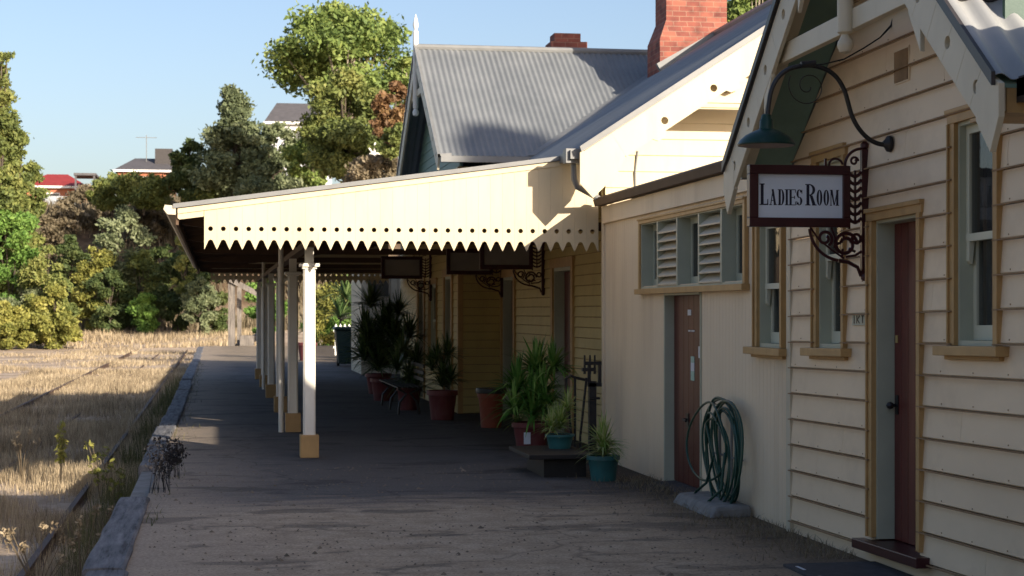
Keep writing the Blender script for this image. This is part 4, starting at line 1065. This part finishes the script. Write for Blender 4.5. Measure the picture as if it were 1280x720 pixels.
t = thing('plant_pot', (3.97, 25.4, 0), 'terracotta red pot with a dark rim standing against the brown boards', 'pot')
pot(t, 3.97, 25.45, .20, .53, 'terracotta')
mb = MB(); mb.lathe((3.97, 25.45, .50), [(.225,0),(.23,.04),(.22,.075),(.18,.08)], 24); mb.build('rim', 'black', t)
plant(3.50, 27.4, .24, .46, 'redpot', 'strapdark', 'dark spiky plant in a dull red pot by the yellow wall', [(0,0,.7,1),(.1,.1,1.0,.9),(-.15,.1,.8,.9),(.12,-.1,.6,.9),(-.1,-.1,.95,.8),(0,.1,.55,.9)], 5, 80, .45, .035, .9)
plant(3.28, 30.2, .22, .40, 'redpot', 'strapdark', 'dark plant with pale leaf edges between the red pot and the tall palms', [(0,0,.5,1),(.15,.1,.8,1),(-.2,0,.7,1),(.1,-.1,.35,1),(-.1,.1,1.0,.9)], 6, 90, .5, .035, 1.1)
plant(3.15, 33.5, .25, .42, 'redpot', 'strapdark', 'tall dark palm-like plant with two spiky heads reaching towards the hanging signs', [(0,0,1.3,1.1),(-.25,0,1.8,1.0),(.3,.1,1.65,.9),(-.1,.1,.9,1.2),(.2,-.1,1.1,1.2),(-.3,0,1.2,1.1),(.35,0,.8,1.1),(-.1,0,.6,1.2),(.1,0,1.5,.9),(-.35,0,.8,1.1),(.5,.1,1.2,1)], 7, 100, .62, .045, .8)
plant(3.3, 36.2, .27, .42, 'redpot', 'strapdark', 'wide dark leafy plant beside the palm, in a red pot near the bench', [(0,0,.9,1.1),(.3,0,1.2,1.1),(-.25,.1,.8,1.1),(.1,0,.6,1.2),(-.3,0,1.3,1),(.4,0,.7,1.2)], 8, 100, .62, .045, 1.0)
plant(4.95, 55.5, .30, .55, 'redpot', 'strapdark', 'dark palm in a pot just right of the wheelie bin', [(0,0,1.9,1.3),(.1,.1,1.2,1.1)], 9, 60, .8, .06, 1.1)
plant(3.1, 61, .34, .62, 'redpot', 'freshleaf', 'far green plant in a red pot left of the wheelie bin', [(0,0,1.0,1.2)], 10, 60, .7, .05, 1.1)
plant(4.45, 61, .34, .62, 'redpot', 'strapdark', 'far dark palm standing over the wheelie bin', [(0,0,2.2,1.5),(-.2,.1,1.5,1.3)], 12, 70, .95, .07, 1.0)
# slatted bench along the wall
BN = thing('slatted_bench', (3.2, 31.5, 0), 'dark slatted bench in the shade between the potted plants', 'bench')
mb = MB()
for i in range(5): mb.box(2.92+i*.085, 2.92+i*.085+.06, 28.6, 31.9, .44, .465)
mb.build('seat', 'benchwood', BN)
for y_ in (28.8, 30.2, 31.7):
    mb = MB(); mb.tube([(2.95,y_,0),(2.97,y_,.2),(3.08,y_,.34),(2.95,y_,.43)], .022, 6); mb.tube([(3.3,y_,0),(3.25,y_,.22),(3.15,y_,.35),(3.3,y_,.43)], .022, 6); mb.build('leg', 'black', BN)
mb = MB()
for i in range(3): mb.box(3.34, 3.36, 28.6, 31.9, .55+i*.11, .61+i*.11)
mb.build('backrest', 'benchwood', BN)
# old lever equipment against the corner
LV = thing('lever_frame', (4.2, 19.2, 0), 'old black iron lever equipment standing at the corner behind the teal pots', 'machine')
mb = MB(); mb.box(4.10,4.18,19.18,19.26,.0,.92); mb.build('column', 'black', LV)
mb = MB(); mb.bar((4.10,19.2,.90),(4.10,19.2,1.12),.035,.035,(0,1,0)); mb.bar((4.22,19.2,.90),(4.22,19.2,1.14),.035,.035,(0,1,0)); mb.box(4.04,4.24,19.18,19.22,1.10,1.14); mb.box(4.08,4.24,19.18,19.22,.86,.90)
for x_ in (4.05, 4.11, 4.165): mb.tube([(x_,19.2,1.0),(x_,19.2,1.21)], [.016,.010], 6)
mb.box(4.02,4.16,19.17,19.23,1.03,1.07); mb.build('handle_frame', 'black', LV)
mb = MB()
for x0_, x1_ in ((3.83,3.90),(3.93,3.94),(4.06,4.00)): mb.tube([(x0_,19.15,.96),(x1_,19.2,.3),(x1_,19.2,.0)], .014, 6)
mb.tube([(3.82,19.15,.95),(3.88,19.15,.985),(3.94,19.15,.96),(4.08,19.18,.93)], .016, 6); mb.tube([(4.1,19.18,.73),(4.22,19.18,.73)], .014, 6); mb.build('rods', 'black', LV)

# wheelie bin and far fence, far outbuilding
WB = thing('wheelie_bin', (4.05, 54.5, 0), 'dark green wheelie bin in front of the white pickets', 'bin')
mb = MB(); mb.add([(3.72,54.2,.08),(4.38,54.2,.08),(4.38,54.9,.08),(3.72,54.9,.08),(3.62,54.1,1.12),(4.48,54.1,1.12),(4.48,55,1.12),(3.62,55,1.12)], [(0,1,2,3),(4,5,6,7),(0,1,5,4),(1,2,6,5),(2,3,7,6),(3,0,4,7)]); mb.build('body', 'bin', WB, bevel=.03)
mb = MB(); mb.prism([(3.56,54.03,1.12),(4.54,54.03,1.12),(4.50,54.03,1.22),(3.60,54.03,1.22)], (0,1.0,0)); mb.build('lid', 'bin', WB, bevel=.03)
for x_ in (3.74, 4.36):
    mb = MB(); mb.tube([(x_-.04,54.85,.13),(x_+.04,54.85,.13)], .13, 16); mb.build('wheel', 'black', WB)
PF = thing('picket_fence', (3.5, 64, 0), 'row of white pickets behind the wheelie bin', 'fence')
mb = MB()
for i in range(7):
    x_ = 4.25+i*.16; mb.prism([(x_,64,.1),(x_+.09,64,.1),(x_+.09,64,1.15),(x_+.045,64,1.25),(x_,64,1.15)], (0,.025,0))
mb.build('pickets', 'white', PF)
mb = MB(); mb.box(4.2,5.3,64.025,64.07,.35,.43); mb.box(4.2,5.3,64.025,64.07,.95,1.03); mb.build('rails', 'white', PF)
OB = thing('far_shed', (7, 47.5, 0), 'pale upright-boarded shed beyond the far end of the canopy', 'shed')
mb = MB()
for i in range(30): mb.box(3.86+i*.2, 3.86+i*.2+.185, 47.46, 47.52, 0, 3.0)
mb.box(3.86,9.8,47.52,51,0,3.0); mb.build('wall', 'fret', OB)
mb = MB(); mb.prism([(3.7,47.2,3.0),(10,47.2,3.0),(10,47.2,3.1),(3.7,47.2,3.1)], (0,4.0,0)); mb.build('roof', 'roof', OB)
mb = MB(); mb.box(4.05,4.6,47.40,47.45,2.1,2.6); mb.build('window', 'glass', OB)
# heavy timber buffer frame at the platform end
BF = thing('timber_frame', (1.3, 88, 0), 'grey weathered timber frame with a sloping brace at the platform end', 'timber frame')
def bfp(px, py, Y_=88):
    X = Y_*math.tan(math.atan((px-640)/2200)+TH); f_ = Y_*math.cos(TH)+X*math.sin(TH)
    return Vector((X, Y_, 1.7+(389-py)*f_/2200))
mb = MB(); a = bfp(289.5, 434); mb.box(a.x-.17, a.x+.17, 87.8, 88.15, -.5, 3.25); mb.build('post', 'timberup', BF)
mb = MB(); mb.box(a.x+.28, a.x+.5, 89.2, 89.5, -.5, 2.9); mb.build('post', 'timberup', BF)
mb = MB(); mb.bar(bfp(287,349)+Vector((0,-.2,0)), bfp(332,373)+Vector((0,-.2,0)), .3, .26); mb.build('brace', 'timberup', BF)
mb = MB(); mb.bar(bfp(296,434), bfp(332,416)+Vector((0,1,0)), .3, .28); mb.build('brace', 'timberup', BF)
mb = MB(); mb.box(a.x+.4,a.x+1.1,87.5,88.6,0,.5); mb.build('block', 'timberup', BF)
mb = MB(); b_ = bfp(332,373); mb.box(b_.x-.15,b_.x+.15,87.6,87.9,0,b_.z+.1); mb.build('post', 'timberup', BF)

# ------------------------------------------------------------------ houses on the hill
def house(name, Y_, pxa, pxb, py_eave, py_ridge, wallm, roofm, label, depth=9, drop=5, hip=.35):
    a = bfp(pxa, py_eave, Y_); b = bfp(pxb, py_eave, Y_); zr2 = bfp((pxa+pxb)/2, py_ridge, Y_).z
    t = thing(name, ((a.x+b.x)/2, Y_, a.z-drop), label, 'house')
    mb = MB(); mb.box(a.x+.4, b.x-.4, Y_+.4, Y_+depth-.4, a.z-drop, a.z); w_ = mb.build('wall', wallm, t)
    mb = MB(); L = b.x-a.x; h = L*hip; m_ = Y_+depth/2
    mb.add([(a.x,Y_,a.z),(b.x,Y_,a.z),(b.x,Y_+depth,a.z),(a.x,Y_+depth,a.z),(a.x+h,m_,zr2),(b.x-h,m_,zr2)], [(0,1,5,4),(1,2,5),(2,3,4,5),(3,0,4),(0,3,2,1)]); mb.build('roof', roofm, t)
    mb = MB(); mb.box(a.x-.05, b.x+.05, Y_-.12, Y_+.0, a.z-.22, a.z+.02); mb.build('gutter', 'white', t)
    n = max(1, int(L/4))
    for i in range(n):
        x_ = a.x+L*(i+.5)/n
        mb = MB(); mb.box(x_-.7, x_+.7, Y_+.33, Y_+.38, a.z-2.0, a.z-.7); f_ = mb.build('window', 'white', t)
        mb = MB(); mb.box(x_-.6, x_+.6, Y_+.30, Y_+.32, a.z-1.9, a.z-.8); mb.build('pane', 'glass', f_)
    return t, a, b
house('brick_house', 195, 22, 110, 232, 213, 'orangebrick', 'red_tile', 'orange brick house with a bright red roof on the hill at far left', 11, 6)
t, a, b = house('dark_roof_house', 205, 142, 222, 212, 193, 'orangebrick', 'grey_tile', 'brown house with a dark grey roof and aerial, half hidden by scrub on the hill', 11, 6, .3)
mb = MB(); c_ = bfp(205, 190, 209); mb.box(c_.x-1, c_.x+1, 208, 210, c_.z-2, c_.z+.3); mb.build('chimney', 'darkgutter', t)
mb = MB(); c_ = bfp(183, 172, 209); mb.tube([(c_.x,209,c_.z-4),(c_.x,209,c_.z+.3)], .05, 5); mb.tube([(c_.x-1.2,209,c_.z),(c_.x+1.2,209,c_.z)], .04, 5); mb.build('aerial', 'gutter', t)
house('white_house', 178, 330, 420, 152, 122, 'houseblue', 'grey_tile', 'white two-storey house behind the tall gum tree', 10, 8, .2)
mb = MB(); a = bfp(92,219,190); b = bfp(120,219,190)
PG = thing('carport', (a.x, 190, a.z-4), 'thin dark flat-roofed carport beside the red-roofed house', 'carport')
mb.box(a.x, b.x, 190, 195, a.z, a.z+.25); mb.build('roof', 'grey_tile', PG)
for x_ in (a.x+.1, b.x-.3):
    mb = MB(); mb.box(x_, x_+.2, 190.1, 190.3, a.z-4, a.z); mb.build('post', 'grey_tile', PG)
mb = MB(); a = bfp(52,248,182); b = bfp(98,250,182)
mb.box(a.x, b.x, 182, 182.1, a.z-3, a.z+.25); tag(mb.build('metal_fence', 'steel'), 'pale blue-grey sheet fence below the red-roofed house', 'fence')
mb = MB(); a = bfp(462,193,118); b = bfp(505,190,118); mb.tube([a, b], .10, 6); mb.tube([a+Vector((.3,0,-.8)), a+Vector((.35,0,.8))], .08, 6); mb.tube([a+Vector((-.2,0,.6)), a+Vector((.8,0,-.6))], .07, 6)
tag(mb.build('white_rail', 'white'), 'white rail with crossed ends on the bank left of the cross gable', 'rail')

# ------------------------------------------------------------------ foliage
def leaves_of(clumps, n, size, seed, shell=.55, flat=.5):
    g = np.random.default_rng(seed)
    vol = np.array([c[3]*c[4]*c[5] for c in clumps])**.75; vol = vol/vol.sum()
    idx = g.choice(len(clumps), n, p=vol); C_ = np.array([c[:3] for c in clumps])[idx]; S_ = np.array([c[3:6] for c in clumps])[idx]
    d = g.normal(size=(n,3)); d /= np.linalg.norm(d, axis=1)[:,None]
    rr = (shell+(1.06-shell)*g.random(n)**.6)[:,None]
    P3 = C_+d*rr*S_+g.normal(size=(n,3))*S_*(.06 if shell > .5 else .22)
    a = g.normal(size=(n,3)); a /= np.linalg.norm(a, axis=1)[:,None]
    b = np.cross(a, g.normal(size=(n,3))); b /= np.linalg.norm(b, axis=1)[:,None]
    s_ = size*(.5+g.random(n))[:,None]
    V_ = np.stack([P3-a*s_, P3-b*s_*flat, P3+a*s_, P3+b*s_*flat], 1).reshape(-1,3)
    F_ = np.arange(4*n).reshape(n,4)
    ct = g.random(len(clumps))
    return V_, F_, np.clip(ct[idx]*.4+g.random(n)*.6, 0, 1)
def make_tree(name, x, y_, zb, zt, rx, label, mat, trunkm, seed, nl=9000, size=.22, ncl=26, crown0=.3, shape='round', group=None, cat='tree', ry=None, spread=1.0, trunk_r=None):
    r_ = random.Random(seed); H_ = zt-zb; t = thing(name, (x, y_, zb), label, cat, group)
    cz0 = zb+H_*crown0; clumps = []
    ry = ry or rx
    ncl = int(ncl*2.1); nl = int(nl*1.5); size *= .8
    for i in range(ncl):
        u = r_.random(); h = cz0+(zt-cz0)*(.05+.88*u)
        if shape == 'round': k = math.sqrt(max(.05, 1-(2*u-.95)**2))
        elif shape == 'cone': k = 1-.8*u
        elif shape == 'column': k = .8-.35*u
        else: k = .75
        a = r_.uniform(0, 2*PI); q = r_.random()**.5*k*.88
        cr = rx*r_.uniform(.13, .30)*(.65+.5*k)
        clumps.append((x+math.cos(a)*q*rx, y_+math.sin(a)*q*ry, h, cr, cr*ry/rx, cr*r_.uniform(.55, .85)))
    V_, F_, T_ = leaves_of(clumps, nl, size, seed, .15)
    mb = MB(); tr = trunk_r or H_*.018
    lean_ = r_.uniform(-.04,.04)*H_
    top = Vector((x+lean_, y_, zb+H_*.72))
    mb.tube([(x,y_,zb-.5),(x+lean_*.3,y_,zb+H_*.25),(x+lean_*.7,y_,zb+H_*.5),top], [tr*1.2,tr*.9,tr*.6,tr*.25], 8)
    for c in clumps[::2]:
        s0 = Vector((x+lean_*.4, y_, zb+H_*r_.uniform(.22,.5))); e = Vector(c[:3])
        if e.z < s0.z: s0.z = max(zb+.2, e.z-H_*.1)
        m_ = (s0+e)/2+Vector((0,0,-.05*H_*.5)); mb.tube([s0, m_, e], [tr*.42,tr*.28,tr*.08], 5)
    mb.build('trunk', trunkm, t)
    npmesh('crown', V_, F_, mat, t, T_)
    return t
def px_tree(name, Y_, px, py_t, py_b, wpx, *a, **k):
    tp = bfp(px, py_t, Y_); bt = bfp(px, py_b, Y_); rx = wpx/2*(Y_+tp.x*.17)/2200
    return make_tree(name, tp.x, Y_, bt.z, tp.z, rx, *a, **k)
px_tree('gum_tree', 128, 428, 0, 215, 178, 'tall rounded gum tree, the biggest crown, rising behind the canopy', 'gum', 'bark', 21, nl=15000, size=.24, ncl=44, crown0=.34, trunk_r=.42)
px_tree('tree', 120, 432, 85, 232, 120, 'yellowish olive tree in front of the tall gum', 'olive', 'barkdark', 22, nl=16000, size=.20, ncl=34, crown0=.05)
px_tree('tree', 112, 494, 100, 200, 62, 'rust-red autumn tree beside the cross gable', 'rustleaf', 'barkdark', 23, nl=8000, size=.2, ncl=20, crown0=.05)
px_tree('tree', 109, 497, 155, 200, 46, 'low yellow-orange bush under the rust-red tree', 'olive', 'barkdark', 24, nl=3500, size=.2, ncl=12, crown0=.05)
px_tree('tree', 124, 505, 60, 170, 50, 'green crown peeping out just left of the finial', 'gum', 'bark', 25, nl=6000, size=.2, ncl=16, crown0=.2)
px_tree('tree', 150, 292, 104, 250, 112, 'grey-green feathery tree against the sky left of the tall gum', 'greyleaf', 'barkdark', 26, nl=16000, size=.24, ncl=40, crown0=.03, shape='cone')
px_tree('tree', 148, 342, 150, 250, 74, 'dull grey-green bush right of the feathery tree', 'greyleaf', 'barkdark', 27, nl=8000, size=.23, ncl=20, crown0=.02)
px_tree('tree', 140, 392, 150, 240, 66, 'dark green bush below the white house', 'gum', 'barkdark', 28, nl=7000, size=.22, ncl=20, crown0=.02)
px_tree('tree', 152, 235, 172, 258, 60, 'low dark scrub tree left of the feathery grey-green tree', 'darkleaf', 'barkdark', 29, nl=6000, size=.22, ncl=18, crown0=.02)
px_tree('tree', 122, -2, 42, 420, 108, 'tall leafy tree cut by the left edge of the photo', 'olive', 'barkdark', 30, nl=24000, size=.20, ncl=60, crown0=.06, shape='column')
px_tree('tree', 124, 20, 148, 430, 74, 'lower crown with yellowing leaves right of the left-edge tree', 'olive', 'barkdark', 31, nl=17000, size=.20, ncl=44, crown0=.0)
px_tree('tree', 60, 944, -45, 120, 84, 'green tree showing above the roof between the chimney and the wing', 'gum', 'bark', 32, nl=14000, size=.12, ncl=30, crown0=.2)
shr = [(120,15,245,435,90,'freshleaf','bright green shrub at the left edge below the tall tree'),(118,60,300,436,80,'olive','tall olive shrub in the left clump beside the track'),
 (117,70,352,438,70,'yellowleaf','yellow-green shrub at the front of the left clump'),(116,10,375,440,60,'yellowleaf','low yellow shrub at the bottom of the left edge'),
 (119,28,330,436,56,'greyleaf','grey-green shrub between the yellow ones at the left'),
 (150,92,288,418,62,'darkleaf','dark shrub just right of the left clump'),(146,118,300,420,60,'yellowleaf','lime-tinged shrub on the bank in the middle of the row'),
 (150,150,250,420,86,'greyleaf','large grey-green shrub in the middle of the bank'),(144,138,330,422,60,'darkleaf','dark shrub low on the bank under the grey-green one'),
 (142,182,365,420,44,'freshleaf','small fresh green shrub at the foot of the bank'),(147,178,305,420,56,'olive','olive shrub above the small fresh green one'),
 (144,222,310,420,62,'darkleaf','dark shrub left of the canopy gutter end'),(140,232,282,380,40,'olive','sunlit shrub tops just under the canopy corner'),
 (140,262,330,424,60,'darkleaf','dark shrub behind the timber frame'),(150,205,300,400,60,'darkleaf','dark scrubby shrub high on the bank'),
 (138,250,345,420,44,'greyleaf','grey-green shrub showing under the canopy corner'),
 (100,330,340,425,60,'freshleaf','bright green shrub seen between the shaded posts'),(92,425,338,440,80,'yellowleaf','bright lime shrub seen under the canopy right of the sunlit post'),
 (96,405,380,440,50,'freshleaf','green shrub behind the far red pots'),(90,455,350,440,50,'freshleaf','green shrub behind the far shed corner'),
 (155,180,215,262,80,'olive','pale olive scrub below the dark-roofed house'),(158,140,216,262,60,'olive','tawny olive scrub right of the carport'),
 (150,345,215,262,130,'greyleaf','pale bush along the top of the canopy roof line'),(152,275,232,270,80,'olive','low grassy scrub left of the canopy roof line'),
 (168,112,232,300,90,'brownscrub','dry brown scrub on the crest of the bank'),(164,195,240,300,80,'brownscrub','dry brown scrub on the crest above the canopy gutter'),
 (158,75,250,330,50,'brownscrub','dry brown scrub hanging over the bank beside the left clump'),(112,470,195,240,80,'brownscrub','dry brown brush on the bank left of the cross gable')]
for i, (Y_, px, pt, pb, wpx, m_, lb) in enumerate(shr):
    px_tree('shrub', Y_, px, pt, pb, wpx, lb, m_, 'barkdark', 100+i, nl=int(3500+wpx*55), size=.17*Y_/130, ncl=18, crown0=.02, cat='shrub', group='shrubs on and below the bank', trunk_r=.08)

# broad trees added outside the frame, round the camera, to close off the low sky
for i, (x_, y_, h_, r_, lb) in enumerate(((-15,-2,9,4.5,'broad tree added to block low sky, left of the camera, outside the frame'),(-17,12,9,4.5,'broad tree added to block low sky, level with the gabled wing across the tracks, outside the frame'),(-19,28,9,5,'broad tree added to block low sky, level with the canopy across the tracks, outside the frame'),
        (-22,46,9,5,'broad tree added to block low sky, level with the far end of the canopy, outside the frame'),(-8,-20,10,5,'broad tree added to block low sky, behind the camera to the left, outside the frame'),(3,-26,9,5,'broad tree added to block low sky, straight behind the camera, outside the frame'))):
    make_tree('tree', x_, y_, -.9, h_, r_, lb, 'olive', 'barkdark', 300+i, nl=7000, size=.42, ncl=26, crown0=.1)
make_tree('tree', 25.3, -8, 0, 18.9, 1.7, 'slender tall tree behind the camera to the right, outside the frame', 'olive', 'barkdark', 333, nl=30000, size=.28, ncl=26, crown0=.70, shape='col')

# ------------------------------------------------------------------ grass
def blades(name, xy, hts, wid, mat, seed, z=None, lean_=.35, label=None):
    g = np.random.default_rng(seed); n = len(xy); x = xy[:,0]; y_ = xy[:,1]
    zz = np.full(n, -.92) if z is None else z
    az = g.uniform(0, 2*PI, n); dx = np.cos(az)*wid/2; dy = np.sin(az)*wid/2
    la = g.uniform(0, 2*PI, n); lq = hts*g.random(n)*lean_
    A = np.stack([x-dx, y_-dy, zz],1); B = np.stack([x+dx, y_+dy, zz],1)
    Mx = np.stack([x+np.cos(la)*lq*.4, y_+np.sin(la)*lq*.4, zz+hts*.6],1)
    C1 = Mx+np.stack([dx*.6,dy*.6,0*dx],1); C0 = Mx-np.stack([dx*.6,dy*.6,0*dx],1)
    D = np.stack([x+np.cos(la)*lq, y_+np.sin(la)*lq, zz+hts],1)
    D2 = D+np.stack([dx*.2,dy*.2,0*dx],1)
    V_ = np.concatenate([A,B,C1,C0,D2,D],1).reshape(-1,3); i = np.arange(n)*6
    F_ = np.concatenate([np.stack([i,i+1,i+2,i+3],1), np.stack([i+3,i+2,i+4,i+5],1)],0)
    tn = g.random(n); o = npmesh(name, V_, F_, mat, None, np.concatenate([tn,tn]))
    return tag(o, label, None, None, 'stuff')
def zone(n, x0, x1, y0_, y1_, seed, thr, freq=.5):
    g = np.random.default_rng(seed); out = []
    X = g.uniform(x0, x1, n*3); t = g.random(n*3); Y_ = y0_*(y1_/y0_)**t
    k = np.array([noise.noise(Vector((a*freq, b*freq*.6, seed))) for a, b in zip(X, Y_)])
    m_ = k+g.normal(size=len(k))*.12 > thr
    P2 = np.stack([X, Y_],1)[m_][:n]; return P2, k[m_][:n]
g = np.random.default_rng(5)
P2, k = zone(105000, -9, -.86, 10.5, 38, 1, -.22, .6)
far = np.interp(P2[:,1], [10, 34], [.7, 1.1])
blades('dry_grass', P2, (g.uniform(.05,.22,len(P2))+np.clip(k,0,.5)*.5)*far, .006*P2[:,1]/16, 'drygrass', 2)
P2, k = zone(60000, -26, -.86, 36, 125, 3, -.0, .22)
blades('far_dry_grass', P2, g.uniform(.05,.2,len(P2))+np.clip(k,0,.5)*.35, .012*P2[:,1]/34, 'drygrass', 4)
P2, k = zone(45000, -7.5, -.86, 33, 78, 21, -.35, .5)
blades('mid_dry_grass', P2, g.uniform(.05,.22,len(P2))+np.clip(k,0,.5)*.3, .012*P2[:,1]/34, 'drygrass', 22)
P2, k = zone(3500, -1.5, -.86, 17, 60, 7, .0, .8)
blades('green_grass', P2, g.uniform(.10,.5,len(P2))*np.interp(P2[:,1],[12,20],[.8,1.2]), .010*P2[:,1]/20, 'greengrass', 8)
P2, k = zone(16000, -30, 4, 118, 152, 9, -.3, .2)
zz = np.array([ground_z(a, b) for a, b in P2])
blades('tall_straw', P2, g.uniform(.10,.55,len(P2))*(.6+.8*np.clip(k+.3,0,1)), .06, 'drygrass', 10, z=zz)
P2, k = zone(26000, -40, 14, 146, 190, 11, -.3, .2)
zz = np.array([ground_z(a, b) for a, b in P2])
blades('bank_scrub', P2, g.uniform(.4,1.4,len(P2)), .14, 'brownscrub', 12, z=zz-.1)
# loose straw at the foot of the walls and on the platform edge
P2 = np.stack([4.36-np.abs(g.normal(size=2600))*.30, g.uniform(11.5,17.5,2600)],1)
blades('wall_litter', P2, g.uniform(.01,.07,len(P2)), .006, 'brownscrub', 13, z=np.zeros(len(P2)), lean_=1.6)
P2 = np.stack([-.56+np.abs(g.normal(size=500))*.10, g.uniform(14,60,500)],1)
blades('edge_weeds', P2, g.uniform(.01,.08,len(P2)), .008, 'greengrass', 14, z=np.zeros(len(P2)), lean_=1.2)

gm_ = MB(); gr = random.Random(77)
for i in range(1500):
    y_ = 10.5+gr.random()**1.3*9; x_ = gr.uniform(-.5, 4.3); q = gr.uniform(.004, .013) if gr.random() < .96 else gr.uniform(.014,.026)
    a = gr.uniform(0, 6.3); c_, s_ = math.cos(a)*q, math.sin(a)*q
    gm_.add([(x_-c_,y_-s_,0),(x_+s_,y_-c_,0),(x_+c_*1.3,y_+s_,0),(x_-s_,y_+c_*.9,0),(x_+c_*.2,y_,q*.9)], [(0,1,4),(1,2,4),(2,3,4),(3,0,4)])
tag(gm_.build('loose_gravel', 'chips'), kind='stuff')
# single weeds one can tell apart
def weed(x, y_, z, h, label, mat, seed, n=9, leaf=.05, lw=.5, spread=.25, head=False, nl=40):
    r_ = random.Random(seed); t = thing('weed', (x, y_, z), label, 'weed', 'tall weeds beside the platform'); mb = MB(); cl = []
    for i in range(n):
        a = r_.uniform(0, 2*PI); s_ = spread*r_.uniform(.3,1)*h; hh = h*r_.uniform(.6,1)
        e = Vector((x+math.cos(a)*s_, y_+math.sin(a)*s_, z+hh)); m_ = Vector((x+math.cos(a)*s_*.35, y_+math.sin(a)*s_*.35, z+hh*.55))
        b0 = Vector((x+r_.uniform(-.1,.1)*h*2, y_+r_.uniform(-.2,.2)*h*2, z)) if mat == 'darkweed' else Vector((x,y_,z))
        if mat == 'darkweed': m_ = m_*.5+b0*.5+Vector((0,0,hh*.3)); e = e*.6+Vector((b0.x,b0.y,e.z))*.4; mb.tube([b0,m_,e], [.003,.0025,.0015], 5)
        else: mb.tube([b0,m_,e], [.006,.005,.003], 5)
        if head: cl += [(e.x,e.y,e.z,.035,.035,.05)]
        else: cl += [(m_.x*(1-q)+e.x*q, m_.y*(1-q)+e.y*q, m_.z*(1-q)+e.z*q, .06,.06,.06) for q in (0,.5,1)]
    mb.build('stem', 'drygrass' if mat != 'darkweed' else 'black', t)
    V_, F_, T_ = leaves_of(cl, nl*n, leaf, seed, .1, lw); npmesh('leaves', V_, F_, mat, t, T_)
weed(-.52, 16.9, 0, .50, 'dark leafy weed leaning over the platform edge', 'darkweed', 41, 20, .014, .6, .6, nl=18)
weed(-.42, 18.3, 0, .38, 'second dark leafy weed just behind the first on the platform edge', 'darkweed', 46, 16, .016, .6, .6, nl=28)
weed(-2.25, 26.6, -.9, 1.05, 'tall green weed standing up in the sunlit dry grass', 'yellowleaf', 42, 3, .05, .4, .10, nl=40)
weed(-1.55, 24.5, -.9, .85, 'green-yellow weed right of the tallest one', 'yellowleaf', 43, 4, .04, .4, .25, nl=25)
weed(-1.2, 22.0, -.9, .95, 'small yellow-green weed nearest the platform edge', 'yellowleaf', 44, 4, .035, .4, .2, nl=25)
weed(-1.15, 15.6, -.9, .95, 'dry weed with pale seed heads beside the cracked timber', 'drygrass', 45, 8, .016, .6, .5, head=True, nl=40)
weed(-1.5, 15.4, -.9, .75, 'dry seed-head weed between the near rail and the timber', 'drygrass', 47, 10, .016, .6, .5, head=True, nl=30)
weed(-2.0, 15.0, -.9, .55, 'low dry seed-head weed over the near rail', 'drygrass', 48, 10, .016, .6, .6, head=True, nl=30)
weed(-2.9, 27.5, -.9, .95, 'thin dry stalks left of the tall green weed', 'drygrass', 49, 7, .02, .6, .35, head=True, nl=16)
weed(-2.6, 15.2, -.9, .5, 'low dry seed-head weed at the bottom left corner', 'drygrass', 50, 10, .016, .6, .7, head=True, nl=30)
